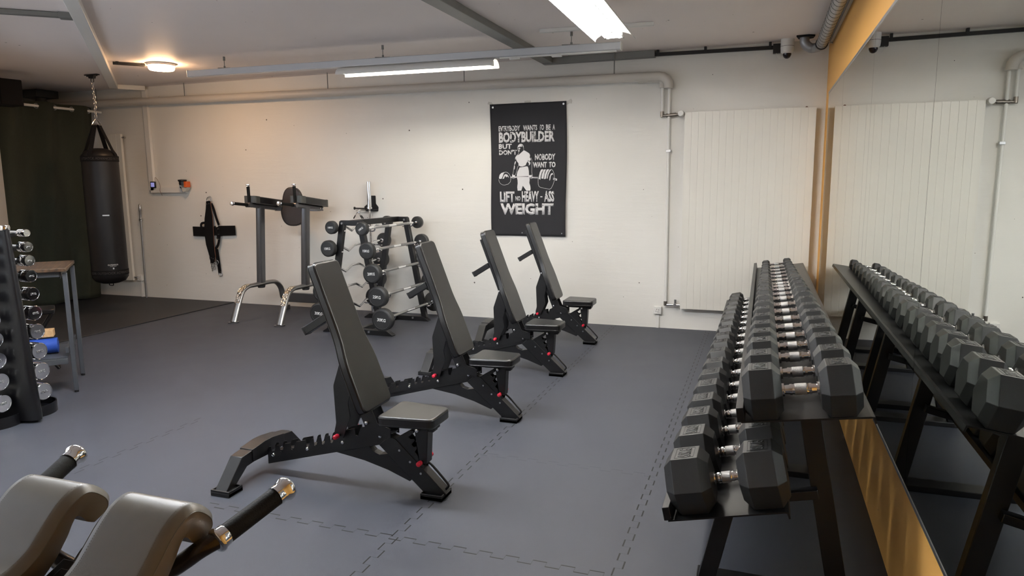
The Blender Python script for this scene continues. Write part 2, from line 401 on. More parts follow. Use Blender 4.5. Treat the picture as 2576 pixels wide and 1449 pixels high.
g = G(); g.bar((-1.95, 6.28, ZC-0.015), (-0.95, 6.36, ZC-0.015), 0.05, 0.03)
tag(build(g, 'thin_conduit', 'white', bev=0.003), 'thin white conduit on the ceiling beside the grey duct, by the bright lamp', 'conduit')
# black cable track between the grey duct and the camera, and the one to the round lamp
g = G(); g.bar((-1.13, 7.69, ZC-0.045), (0.05, 7.69, ZC-0.055), 0.03, 0.035)
for x in (-1.1, -0.62, 0.0): g.box((x, 7.69, ZC-0.03), (0.025, 0.04, 0.06))
tag(build(g, 'cable_track', 'blackp', bev=0.002), 'black cable track along the back wall leading to the dome camera', 'cable track')
g = G(); g.bar((-6.765, 6.06, ZC-0.02), (-6.56, 6.30, ZC-0.02), 0.022, 0.03)
for t in (0.26, 0.94): g.box((-6.80+0.24*t, 6.02+0.28*t, ZC-0.012), (0.03, 0.03, 0.024), (0, 0, 0.86))
tag(build(g, 'lamp_cable_track', 'blackp', bev=0.002), 'short black cable track feeding the round warm ceiling lamp', 'cable track')

# ---- mirrors
edges = [1.20, 2.804, 4.387, 6.027, 7.38]; names = ['nearest the camera', 'second from the camera', 'third from the camera', 'farthest, next to the back wall']
for i in range(4):
    t = thing('mirror_panel', (XM, (edges[i]+edges[i+1])/2, 0.478), 'tall frameless wall mirror panel above the dumbbell rack, %s' % names[i], 'mirror', 'mirror panels on the ochre wall')
    L = edges[i+1]-edges[i]-0.003
    build(G().box((-0.004, 0, 0.9625), (0.006, L, 1.925)), 'glass', 'mirror', t, smooth=0)
    build(G().box((-0.0045, 0, 0.0), (0.009, L+0.003, 0.014)), 'edge_trim', 'alu', t, smooth=0)
    build(G().box((-0.0045, 0, 1.928), (0.009, L+0.003, 0.018)), 'edge_trim', 'alu', t, smooth=0)

# ---- radiators
def radiator(x0, x1, z0, z1, label, n):
    t = thing('radiator', ((x0+x1)/2, YB, 0), label, 'radiator')
    g = G(); W = x1-x0; p = W/n; poly = []
    # front panel with shallow vertical grooves
    x = -W/2; poly = [(x, -0.09)]
    for i in range(1, n):
        gx = -W/2+i*p; poly += [(gx-0.0018, -0.09), (gx, -0.0878), (gx+0.0018, -0.09)]
    poly += [(W/2, -0.09), (W/2, -0.055), (-W/2, -0.055)]
    g.prism(poly, z0, z1, 'xy'); build(g, 'panel', 'rad', t, smooth=0)
    g = G()
    for z in (z0+0.2, z1-0.2):
        for x in (-W/2+0.2, W/2-0.2): g.box((x, -0.027, z), (0.04, 0.055, 0.09))
    build(g, 'bracket', 'rad', t, smooth=0)
    return t
r1 = radiator(-0.805, 0.452, 0.24, 2.309, 'tall cream panel radiator with vertical grooves beside the ochre mirror wall', 18)
r2 = radiator(-9.55, -8.53, 0.26, 2.33, 'tall cream panel radiator on the back wall, half hidden by the punching bag', 12)
build(G().cyl((1.22/2-0.07, -0.06, 2.31), (1.22/2-0.07, -0.02, 2.31), 0.012), 'vent_plug', 'brown', r1)
g = G(); g.cyl((0.51, -0.06, 2.28), (0.56, -0.06, 2.28), 0.014); g.cyl((0.51, -0.06, 0.30), (0.56, -0.06, 0.30), 0.016); build(g, 'vent_plug', 'steel', r2)

# ---- insulated heating pipe with two drops
t = thing('heating_pipe', (0, 0, 0), 'thick cream insulated heating pipe running below the ceiling along the back wall', 'pipe')
bend = [(-1.02-0.055, 7.65, 2.683)] + [(-1.02-0.055+0.10*math.sin(q), 7.65, 2.683-0.10+0.10*math.cos(q)) for q in (0.4, 0.8, 1.2, PI/2)] + [(-0.975, 7.65, 2.56)]
g = G(); g.tube([(-9.9, 7.65, 2.765), (-7.33, 7.65, 2.737), (-4.2, 7.65, 2.71)]+bend[:-1]+[bend[-1]], 0.049, 24); build(g, 'insulation', 'pipe', t)
g = G(); g.tube(smooth_path([(-1.3, 7.69, 2.66), (-1.10, 7.69, 2.655), (-1.05, 7.69, 2.63), (-1.045, 7.69, 2.57)], 5), 0.032, 16); build(g, 'branch', 'pipe', t)
g = G(); g.cyl((-1.045, 7.70, 2.60), (-1.045, 7.70, 2.30), 0.016); g.cyl((-0.975, 7.70, 2.60), (-0.965, 7.70, 0.29), 0.016); build(g, 'drop_pipe', 'white', t)
g = G(); g.cyl((-1.045, 7.70, 2.33), (-1.045, 7.70, 2.275), 0.019); g.cyl((-1.06, 7.70, 2.283), (-0.812, 7.70, 2.297), 0.015)
g.cyl((-1.0, 7.70, 2.286), (-0.90, 7.70, 2.291), 0.021); g.cyl((-0.965, 7.70, 0.31), (-0.965, 7.70, 0.262), 0.019); build(g, 'fitting', 'darksteel', t)
g = G(); g.cyl((-0.975, 7.70, 0.27), (-0.812, 7.70, 0.272), 0.014); g.cyl((-0.86, 7.70, 0.272), (-0.86, 7.70, 0.33), 0.012); g.cyl((-0.86, 7.66, 0.272), (-0.86, 7.73, 0.272), 0.018); build(g, 'return_valve', 'steel', t)
g = G(); g.cyl((-0.845, 7.69, 2.298), (-0.845, 7.625, 2.298), 0.034, 0.030); build(g, 'radiator_valve', 'white', t, bev=0.004)
g = G(); g.box((-0.968, 7.70, 1.92), (0.05, 0.05, 0.028)); g.cyl((-0.968, 7.70, 1.92), (-0.968, YB, 1.92), 0.006); build(g, 'pipe_clip', 'steel', t, bev=0.003)
for x, z in ((-8.9, 2.80), (-7.33, 2.78), (-5.1, 2.76), (-3.28, 2.75), (-1.55, 2.73)):
    build(G().cyl((x, 7.65, z-0.05), (x, 7.65, ZC), 0.006, n=8), 'hanger_rod', 'trunk', t)

# ---- fluorescent fixtures
def reflector_mesh(L, w=0.115, h=0.085):
    g = G(); n = 12; out = []; inn = []
    for k in range(n+1):
        a = PI*k/n; out.append((-w*math.cos(a), h*math.sin(a)-h)); inn.append((-(w-0.004)*math.cos(a), (h-0.004)*math.sin(a)-h))
    poly = out+inn[::-1]; g.prism(poly, -L/2, L/2, 'yz'); return g
def lamp(name, loc, rz, L, label, tubes=1, w=0.115, power=30, h=0.085, tm=None):
    t = thing(name, loc, label, 'ceiling lamp', rz=rz)
    build(reflector_mesh(L, w, h), 'reflector', 'reflector', t)
    for k in range(tubes):
        y = (k-(tubes-1)/2)*0.09; zt = -h*(0.62 if tubes > 1 else 0.48)
        build(G().cyl((-L/2+0.06, y, zt), (L/2-0.06, y, zt), 0.014 if tubes == 1 else 0.02, n=16), 'tube', tm or ('tube2' if tubes == 1 else 'tube'), t)
    if tubes > 1:
        for q in (-1, 1): build(G().box((0, q*0.074, -h*0.80), (L-0.02, 0.004, 0.006)), 'louvre_edge', 'dseam', t)
    g = G()
    for s in (-1, 1): g.box((s*(L/2-0.04), 0, -h*0.55), (0.03, 0.04+0.09*(tubes-1), h*0.6))
    build(g, 'lamp_holder', 'white', t, bev=0.003)
    return t
rz = math.atan2(0.20, 4.6)
rail = thing('light_rail', (-3.59, 6.385, 2.80), 'long silver lighting rail hung on wires below the ceiling', 'light rail', rz=rz)
L0 = 4.68; g = G(); g.box((0, 0, 0), (L0, 0.075, 0.066)); build(g, 'rail_body', 'rail', rail, bev=0.006)
for s in (-1, 1): build(G().box((s*L0/2, 0, 0), (0.012, 0.082, 0.074)), 'end_cap', 'white', rail, bev=0.004)
g = G(); g.box((1.75, 0, -0.04), (1.1, 0.03, 0.012)); g.box((1.35, 0, -0.05), (0.1, 0.03, 0.02)); g.box((1.75, 0.0, -0.05), (0.09, 0.03, 0.02)); build(g, 'contact_strip', 'white', rail)
for x in (-1.885, -0.015, 1.885):
    h = G(); h.cyl((x, 0, 0.03), (x, 0, ZC-2.80), 0.004, n=8); h.cyl((x, 0, ZC-2.80-0.04), (x, 0, ZC-2.80), 0.012, n=12); h.cyl((x, 0, 0.03), (x, 0, 0.06), 0.010, n=12)
    w_ = build(h, 'hanging_wire', 'trunk', rail)
    build(G().bar((x-0.09, 0.01, 0.045), (x+0.08, -0.01, 0.035), 0.012, 0.006), 'spring_clip', 'trunk', w_)
lamp('strip_lamp', (-3.26, 6.40, 2.760), rz, 1.66, 'lit strip lamp with curved white reflector under the long silver rail', 1, 0.10, h=0.075)
# bright lamp near the camera, running the other way, and its twin further back over the room behind the camera
near = lamp('reflector_lamp', (-1.16, 4.62, 2.80), PI/2+0.02, 2.5, 'bright wide reflector lamp hanging over the gap between benches and dumbbell rack', 2, 0.165, h=0.07)
g = G(); g.cyl((1.28, 0, -0.01), (1.28, 0, 0.155), 0.004, n=8); g.tube(smooth_path([(1.2, -0.05, -0.02), (1.33, -0.02, -0.01), (1.36, 0.1, 0.0), (1.3, 0.16, 0.10), (1.25, 0.2, 0.15)]), 0.003, 6); build(g, 'supply_cord', 'white', near)
lamp('reflector_lamp', (-3.0, 3.05, 2.80), 0, 2.5, 'second wide reflector lamp, crosswise over the bench closest to the camera, out of view', 2, 0.165, h=0.07, tm='tube3')
# round warm lamp
t = thing('round_lamp', (-6.41, 6.38, ZC), 'small round warm white ceiling lamp by the diagonal duct', 'ceiling lamp')
build(G().lathe([(0, 0), (0.140, 0), (0.148, -0.008), (0.148, -0.028), (0, -0.028)]), 'base_ring', 'white', t)
build(G().lathe([(0, -0.028), (0.134, -0.028), (0.134, -0.055), (0.125, -0.070), (0.06, -0.076), (0, -0.077)]), 'diffuser', 'warm', t)

# ---- spiral ventilation duct
t = thing('ventilation_duct', (0.445, 0, 2.86), 'spiral wound metal ventilation duct under the ceiling along the ochre wall', 'duct')
build(G().cyl((0, 1.0, 0), (0, 7.35, -0.02), 0.048, n=32), 'spiral_tube', 'galv', t)
g = G(); pts = []
for k in range(int((7.3-3.5)/0.12*16)):
    a = 2*PI*k/16; pts.append((0.0485*math.cos(a), 3.5+0.12*k/16, 0.0485*math.sin(a)-0.02*(3.5+0.12*k/16-1)/6.35))
g.tube(pts, 0.0022, 4); build(g, 'spiral_seam', 'dseam', t)
g = G(); g.cyl((0, 7.28, -0.02), (0, 7.31, -0.02), 0.055, n=32); g.cyl((0, 4.95, -0.01), (0, 4.98, -0.01), 0.055, n=32); build(g, 'clamp_ring', 'black', t)
g = G(); g.cyl((0.05, 7.3, -0.02), (0.095, 7.3, -0.02), 0.006); g.cyl((0.05, 4.96, -0.01), (0.095, 4.96, -0.01), 0.006); build(g, 'wall_bolt', 'steel', t)
g = G(); g.tube(smooth_path([(0, 7.33, -0.02), (-0.01, 7.42, -0.02), (-0.05, 7.49, -0.022), (-0.09, 7.50, -0.015), (-0.135, 7.50, 0.03), (-0.14, 7.50, 0.095)], 6), 0.044, 24); build(g, 'elbow', 'galv', t)
g = G(); g.prism([(-0.215, 7.43), (-0.19, 7.57), (-0.12, 7.60), (-0.06, 7.56), (-0.05, 7.46), (-0.11, 7.42)], 0.080, 0.094, 'xy'); build(g, 'ceiling_hole', 'dark', t, smooth=0)
tag(build(G().box((0.527, 4.4, 2.872), (0.022, 5.9, 0.05)), 'wall_rail', 'galv'), 'thin metal rail on the ochre wall behind the spiral duct', 'rail')

# ---- dome camera
t = thing('dome_camera', (0.157, 7.60, ZC), 'white dome security camera under the ceiling at the back wall', 'security camera')
build(G().lathe([(0, 0), (0.062, 0), (0.062, -0.085), (0.058, -0.12), (0.045, -0.135), (0, -0.135)]), 'housing', 'white', t, smooth=50)
build(G().lathe([(0, -0.13), (0.040, -0.13), (0.039, -0.15), (0.028, -0.172), (0.012, -0.182), (0, -0.183)]), 'dome', 'dome', t)
build(G().lathe([(0, -0.066), (0.0625, -0.066), (0.0625, -0.069), (0, -0.069)]), 'joint_ring', 'dseam', t)
build(G().box((-0.095, 0.05, -0.075), (0.07, 0.06, 0.09)), 'junction_box', 'blackp', t, bev=0.003)
build(G().tube(smooth_path([(-0.10, 0.04, -0.12), (-0.085, 0.03, -0.16), (-0.05, 0.01, -0.185), (-0.015, 0.0, -0.18)]), 0.0025, 6), 'cord', 'white', t)

# ---- power sockets on the back wall
def socket(x, z, label):
    t = thing('power_socket', (x, YB, z), label, 'power socket')
    build(G().box((0, -0.022, 0), (0.085, 0.044, 0.085)), 'box', 'white', t, bev=0.005)
    build(G().cyl((0, -0.043, 0), (0, -0.047, 0), 0.03), 'faceplate', 'white', t)
    g = G()
    for a in (0.5, 2.1, 3.6, 5.2): g.cyl((0.016*math.cos(a), -0.046, 0.016*math.sin(a)), (0.016*math.cos(a), -0.049, 0.016*math.sin(a)), 0.004, n=8)
    build(g, 'pin_hole', 'blackp', t)
    build(G().box((0, -0.012, -(z+0.0425)/2+0.0), (0.035, 0.022, z-0.045)), 'cable_cover', 'white', t, bev=0.003)
socket(-1.05, 0.20, 'white three pin wall socket below the radiator valve')
socket(-8.46, 0.29, 'white wall socket behind the steel pole, near the curtain')

# ---- small screen and sprayer on the white duct
t = thing('small_display', (-8.035, 7.690, 1.62), 'small square black display with blue screen on the white cable duct', 'display')
build(G().box((0, -0.004, 0), (0.088, 0.022, 0.088)), 'case', 'blackp', t, bev=0.004)
build(G().box((0, -0.0165, 0), (0.060, 0.003, 0.060)), 'screen', 'screenblue', t)
build(G().tube(smooth_path([(0.03, 0.005, 0.04), (0.035, 0.0, 0.09), (0.055, 0.0, 0.095), (0.10, 0.003, 0.03), (0.115, 0.003, -0.03), (0.105, 0.003, -0.08), (0.125, 0.015, -0.15)]), 0.0025, 6), 'cord', 'brown', t)
t = thing('wall_outlet_cluster', (-7.49, 7.72, 1.62), 'orange and black plug-in device with tangled cords at the end of the white duct', 'plug-in device')
build(G().lathe([(0, 0.04), (0.05, 0.04), (0.058, 0.05), (0.055, 0.065), (0, 0.07)], (0, -0.06, 0), n=24), 'cap', 'blackp', t)
build(G().cyl((0.005, -0.065, -0.01), (0.005, -0.065, 0.045), 0.044), 'body', 'blackp', t)
build(G().box((0.062, -0.045, 0.0), (0.045, 0.08, 0.080)), 'orange_case', 'orange', t, bev=0.006)
build(G().prism([(-0.02, -0.04), (0.085, -0.04), (0.06, -0.075), (0.02, -0.10), (0.0, -0.09)], -0.07, -0.005, 'xz'), 'bracket', 'tape', t)
build(G().cyl((-0.03, -0.09, -0.012), (0.0, -0.07, -0.012), 0.016), 'plug', 'white', t)
g = G(); g.tube(smooth_path([(-0.02, -0.07, 0.02), (-0.07, -0.05, 0.015), (-0.07, -0.03, -0.02), (-0.045, -0.03, -0.07), (-0.03, -0.03, -0.10)]), 0.004, 6)
g.tube(smooth_path([(-0.03, -0.08, -0.01), (-0.05, -0.06, -0.03), (-0.03, -0.05, -0.06), (0.0, -0.05, -0.05)]), 0.004, 6); build(g, 'cord', 'blackp', t)

# ---- speaker high on the slanting wall and the dark bracket beyond
t = thing('wall_speaker', (-8.44, 6.05, 2.70), 'black box loudspeaker mounted high beside the curtain', 'loudspeaker', rz=-0.2)
build(G().box((0, 0, 0), (0.26, 0.24, 0.30)), 'cabinet', 'webbing', t, bev=0.01)
build(G().box((0.0, -0.122, 0), (0.24, 0.008, 0.28)), 'grille', 'webbing', t, bev=0.003)
build(G().box((0.05, -0.128, -0.10), (0.04, 0.003, 0.010)), 'badge', 'whitetext', t)
build(G().bar((-0.05, 0.1, 0.02), (-0.30, 0.04, 0.02), 0.05, 0.05), 'wall_bracket', 'black', t, bev=0.004)
g = G(); g.box((-9.75, 7.45, 2.90), (0.34, 0.34, 0.10)); g.cyl((-9.72, 7.45, 2.62), (-9.72, 7.45, 2.87), 0.07)
tag(build(g, 'ceiling_vent', 'dseam', bev=0.004), 'dark square vent box under the ceiling behind the curtain rod', 'vent')
tag(build(G().box((-8.80, 6.06, 2.13), (0.07, 0.07, 0.12)), 'door_closer', 'trunk', bev=0.004), 'small grey fitting on the white door case by the curtain', 'fitting')

# ================================================================== ADJUSTABLE BENCHES
def make_bench(loc, label, rz=0):
    t = thing('adjustable_bench', loc, label, 'workout bench', 'adjustable benches in a row', rz=rz)
    B = lambda x: 0.063+(x+0.985)*0.2744           # underside of the sloping main rail
    # seat
    pts = rounded([(-0.25, -0.142), (0.045, -0.108), (0.045, 0.108), (-0.25, 0.142)], 0.035, 5)
    g = G(); g.prism(pts, 0.392, 0.447, 'xy'); s = build(g, 'seat_pad', 'vinyl', t, bev=0.010, seg=3)
    g = G(); g.tube([(x*1.003, y*1.003, 0.437) for x, y in pts], 0.0014, 6, closed=True); g.tube([(x*1.003, y*1.003, 0.402) for x, y in pts], 0.0014, 6, closed=True); build(g, 'piping', 'vinyl', s)
    g = G(); g.box((-0.10, 0, 0.378), (0.24, 0.07, 0.028)); g.box((-0.05, 0, 0.366), (0.12, 0.052, 0.03)); build(g, 'seat_frame', 'black', t, bev=0.003)
    # backrest, built flat and leaned
    o = Vector((-0.312, 0, 0.450)); u = Vector((-0.352, 0, 0.936)); n = Vector((0.936, 0, 0.352)); yv = Vector((0, 1, 0))
    M = Matrix((u, yv, n)).transposed().to_4x4(); M.translation = o
    out = [(0, -0.142), (0.27, -0.142), (0.40, -0.113), (0.81, -0.113), (0.81, 0.113), (0.40, 0.113), (0.27, 0.142), (0, 0.142)]
    pts = rounded(out, [0.04, 0.05, 0.05, 0.035, 0.035, 0.05, 0.05, 0.04], 5)
    g = G(); g.prism(pts, -0.052, 0.0, 'xy'); bp = build(g, 'backrest_pad', 'vinyl', t, bev=0.010, seg=3, matrix=M)
    g = G(); g.tube([(0.405+(x-0.405)*1.003, y*1.006, -0.010) for x, y in pts], 0.0014, 6, closed=True); g.tube([(0.405+(x-0.405)*1.003, y*1.006, -0.042) for x, y in pts], 0.0014, 6, closed=True); build(g, 'piping', 'vinyl', bp, matrix=M)
    g = G(); g.box((0.40, 0, -0.079), (0.72, 0.05, 0.05)); g.box((0.40, 0, -0.055), (0.60, 0.12, 0.006)); build(g, 'backrest_frame', 'black', t, bev=0.003, matrix=M)
    st = build(G().bar((-0.600, 0, 0.912), (-0.737, 0, 0.830), 0.05, 0.042), 'rear_stub', 'black', t, bev=0.003)
    build(G().bar((-0.734, 0, 0.832), (-0.744, 0, 0.826), 0.054, 0.046), 'end_cap', 'blackp', st, bev=0.003)
    # hinge plates
    hp = [(-0.50, 0.66), (-0.38, 0.36), (-0.365, 0.312), (-0.225, 0.300), (-0.225, 0.350), (-0.30, 0.372), (-0.322, 0.42), (-0.40, 0.60), (-0.46, 0.72)]
    for s_ in (-1, 1): build(G().prism(hp, s_*0.042, s_*0.047, 'xz'), 'hinge_plate', 'black', t, smooth=0)
    up = rounded([(-0.487, 0.722), (-0.545, 0.558), (-0.538, 0.355), (-0.552, 0.305), (-0.545, 0.270), (-0.50, 0.270), (-0.485, 0.315), (-0.452, 0.395), (-0.462, 0.47), (-0.440, 0.545), (-0.447, 0.638), (-0.462, 0.715)], 0.012, 3)
    for s_ in (-1, 1): build(G().prism(up, s_*0.058, s_*0.064, 'xz'), 'support_plate', 'black', t, smooth=0)
    def pin(x, z, w, r=0.008):
        p = build(G().cyl((x, -w, z), (x, w, z), r, n=12), 'locking_pin', 'black', t)
        for s_ in (-1, 1): build(G().lathe([(0.008, 0), (0.0125, 0.002), (0.0125, 0.028), (0.008, 0.034), (0, 0.035)], ax='y', n=16), 'red_tip', 'red', p, matrix=Matrix.Translation((x, s_*(w-0.003), z)) @ (Matrix.Rotation(PI, 4, 'Z') if s_ < 0 else Matrix.Identity(4)))
    pin(-0.522, 0.292, 0.082); pin(-0.055, 0.192, 0.052)
    # main rail with toothed plates on both sides
    build(G().prism([(-1.02, B(-1.02)), (-0.26, B(-0.26)), (-0.22, B(-0.22)+0.05), (-1.02, B(-1.02)+0.07)], -0.03, 0.03, 'xz'), 'main_rail', 'black', t, bev=0.003)
    T = lambda x: B(x)+(0.100 if x < -0.55 else 0.115)
    comb = [(-1.012, B(-1.012)+0.028)]
    comb += [(-1.015, T(-1.015)-0.015), (-1.003, T(-1.003))]
    for xn in (-0.975, -0.92, -0.845, -0.745, -0.695, -0.645, -0.59, -0.535, -0.43):
        d = 0.040
        comb += [(xn-0.014, T(xn-0.014)), (xn-0.010, T(xn)-d), (xn-0.002, T(xn)-d-0.004), (xn+0.006, T(xn)-d+0.002), (xn+0.018, T(xn+0.018)-0.006), (xn+0.026, T(xn+0.026))]
    comb += [(-0.30, T(-0.30)), (-0.245, B(-0.245)+0.09), (-0.245, B(-0.245)+0.028)]
    for s_ in (-1, 1): build(G().prism(comb, s_*0.031, s_*0.036, 'xz'), 'toothed_plate', 'black', t, smooth=0)
    for x, z in ((-0.973, 0.116), (-0.746, 0.179), (-0.52, 0.242), (-0.290, 0.303)):
        build(G().lathe([(0.011, 0), (0.011, 0.004), (0.0085, 0.009), (0, 0.011)], ax='y', n=12).lathe([(0.011, 0), (0.011, -0.004), (0.0085, -0.009), (0, -0.011)], (0, -0.072, 0), ax='y', n=12), 'bolt', 'chrome', t, matrix=Matrix.Translation((x, 0.036, z)))
    for x, z in ((-0.362, 0.372), (-0.075, 0.358), (-0.484, 0.700)):
        w = 0.064 if x < -0.4 else (0.047 if x < -0.3 else 0.036)
        build(G().lathe([(0.012, 0), (0.012, 0.005), (0.009, 0.011), (0, 0.013)], ax='y', n=12).lathe([(0.012, 0), (0.012, -0.005), (0.009, -0.011), (0, -0.013)], (0, -2*w, 0), ax='y', n=12), 'bolt', 'chrome', t, matrix=Matrix.Translation((x, w, z)))
    # gusset, front leg
    gus = [(-0.60, B(-0.60)+0.01), (-0.40, 0.150), (-0.26, 0.115), (-0.135, 0.070), (-0.10, 0.10), (-0.235, 0.215), (-0.262, 0.203), (-0.310, 0.193), (-0.345, 0.205), (-0.372, 0.232)]
    build(G().prism(gus, -0.022, 0.022, 'xz'), 'gusset', 'black', t, smooth=0)
    build(G().prism([(-0.306, 0.251), (-0.245, 0.305), (-0.205, 0.292), (0.078, 0.030), (0.05, 0.018), (-0.045, 0.018)], -0.031, 0.031, 'xz'), 'front_leg', 'black', t, bev=0.003)
    g = G(); g.box((0.003, 0, 0.010), (0.122, 0.122, 0.020)); g.box((0.003, 0.057, 0.016), (0.122, 0.008, 0.030)); g.box((0.003, -0.057, 0.016), (0.122, 0.008, 0.030)); g.box((-0.054, 0, 0.016), (0.008, 0.12, 0.030)); g.box((0.060, 0, 0.016), (0.008, 0.12, 0.030))
    build(g, 'front_foot', 'blackp', t, bev=0.002)
    build(G().tube(smooth_path([(-0.066, 0, 0.135), (-0.060, 0, 0.165), (-0.03, 0, 0.176), (0.045, 0, 0.105), (0.075, 0, 0.070), (0.066, 0, 0.052), (0.042, 0, 0.025)], 5), 0.0065, 10), 'carry_handle', 'black', t)
    # seat adjuster
    sc_ = [(-0.232, 0.262), (-0.215, 0.290), (-0.122, 0.348), (-0.106, 0.345), (-0.112, 0.330), (-0.135, 0.312), (-0.124, 0.300), (-0.102, 0.304), (-0.098, 0.296), (-0.118, 0.272), (-0.108, 0.260), (-0.088, 0.266), (-0.086, 0.256), (-0.100, 0.232), (-0.082, 0.215), (-0.075, 0.190), (-0.045, 0.168), (-0.055, 0.125)]
    for s_ in (-1, 1): build(G().prism(sc_, s_*0.022, s_*0.027, 'xz'), 'seat_adjuster_plate', 'black', t, smooth=0)
    build(G().prism([(-0.098, 0.37), (-0.018, 0.37), (-0.030, 0.180), (-0.070, 0.180)], -0.032, 0.032, 'xz'), 'seat_post', 'black', t, bev=0.003)
    for x, z in ((-0.185, 0.235), (-0.125, 0.180), (-0.065, 0.125)):
        build(G().cyl((x, -0.034, z), (x, 0.034, z), 0.006, n=10), 'bolt', 'steel', t)
    # rear arch: cross bar with a leg and pad at both ends, one with a wheel
    top = 0.170; bar = []
    prof = [(-0.345, 0.018), (-0.215, top-0.01), (-0.03, top+0.012), (0.03, top+0.012), (0.215, top-0.01), (0.345, 0.018), (0.285, 0.018), (0.180, top-0.075), (0.02, top-0.062), (-0.02, top-0.062), (-0.180, top-0.075), (-0.285, 0.018)]
    build(G().prism(prof, -1.112, -1.036, 'yz'), 'rear_arch', 'black', t, bev=0.003)
    prof = [(-0.135, top-0.066), (-0.135, top+0.004), (-0.03, top+0.018), (0.03, top+0.018), (0.135, top+0.004), (0.135, top-0.066), (0, top-0.070)]
    build(G().prism(prof, -1.117, -1.031, 'yz'), 'arch_sleeve', 'black', t, bev=0.002)
    for s_ in (-1, 1):
        g = G(); g.box((-1.06, s_*0.315, 0.010), (0.118, 0.105, 0.020)); g.box((-1.06, s_*0.315-0.048, 0.017), (0.118, 0.008, 0.03)); g.box((-1.06, s_*0.315+0.048, 0.017), (0.118, 0.008, 0.03)); g.box((-1.115, s_*0.315, 0.017), (0.008, 0.10, 0.03)); g.box((-1.005, s_*0.315, 0.017), (0.008, 0.10, 0.03))
        build(g, 'rear_foot', 'blackp', t, bev=0.002)
    wh = build(G().cyl((-1.14, 0.235, 0.085), (-1.115, 0.235, 0.085), 0.030, n=24), 'transport_wheel', 'blackp', t, bev=0.004)
    build(G().cyl((-1.146, 0.235, 0.085), (-1.09, 0.235, 0.085), 0.008, n=12), 'axle', 'chrome', wh)
    return t
b0 = make_bench((-1.54, 3.115, 0), 'black adjustable bench nearest the camera, backrest raised, matte seat catching blue-grey light')
for loc, lab, rz in (((-1.565, 4.345, 0), 'second black adjustable bench from the camera, wrinkled vinyl, beside the barbell rack', 0.0),
                 ((-1.575, 5.545, 0), 'third black adjustable bench from the camera, backrest overlapping the lower edge of the banner', 0.0),
                 ((-1.585, 6.77, 0), 'farthest black adjustable bench, nearest to the back wall, its top in front of the banner', 0.0)):
    c = copy_tree(b0); c.location = loc; c.rotation_euler = (0, 0, rz); c['label'] = lab

# ================================================================== DUMBBELL RACK
t = thing('dumbbell_rack', (0, 0, 0), 'long black two tier dumbbell rack along the mirror wall', 'dumbbell rack')
Y0, Y1 = 2.64, 7.56
up = build(G().prism([(-0.045, 0.719), (0.385, 0.783), (0.398, 0.783), (0.405, 0.760), (0.399, 0.758), (0.392, 0.778), (0.385, 0.776), (-0.045, 0.713)][::-1], Y0, Y1, 'xz'), 'upper_shelf', 'black', t, smooth=0)
build(G().prism([(-0.066, 0.768), (-0.039, 0.772), (-0.031, 0.719), (-0.058, 0.713)], Y0, Y1, 'xz'), 'shelf_lip', 'black', up, bev=0.002)
lo = build(G().prism([(-0.29, 0.334), (0.118, 0.431), (0.131, 0.431), (0.138, 0.408), (0.132, 0.406), (0.125, 0.425), (0.118, 0.425), (-0.29, 0.328)][::-1], Y0-0.09, Y1-0.05, 'xz'), 'lower_shelf', 'black', t, smooth=0)
build(G().prism([(-0.316, 0.381), (-0.289, 0.387), (-0.278, 0.336), (-0.305, 0.330)], Y0-0.09, Y1-0.05, 'xz'), 'shelf_lip', 'black', lo, bev=0.002)
for y in (2.80, 4.05, 5.20, 5.50, 6.60, 7.25):
    yf = y-0.08
    build(G().bar((-0.155, yf, 0.03), (-0.085, yf, 0.355), 0.05, 0.065, (1, 0, 0)), 'leg', 'black', t, bev=0.003)
    build(G().bar((0.335, y, 0.0), (0.195, y, 0.740), 0.05, 0.075, (1, 0, 0)), 'leg', 'black', t, bev=0.003)
    build(G().bar((-0.26, y-0.04, 0.312), (0.24, y-0.04, 0.431), 0.05, 0.035), 'shelf_bearer', 'black', t, bev=0.003)
    build(G().bar((-0.02, y, 0.698), (0.36, y, 0.752), 0.05, 0.035), 'shelf_bearer', 'black', t, bev=0.003)
    build(G().box((0.085, y-0.05, 0.016), (0.56, 0.12, 0.032)), 'floor_runner', 'black', t, bev=0.003)

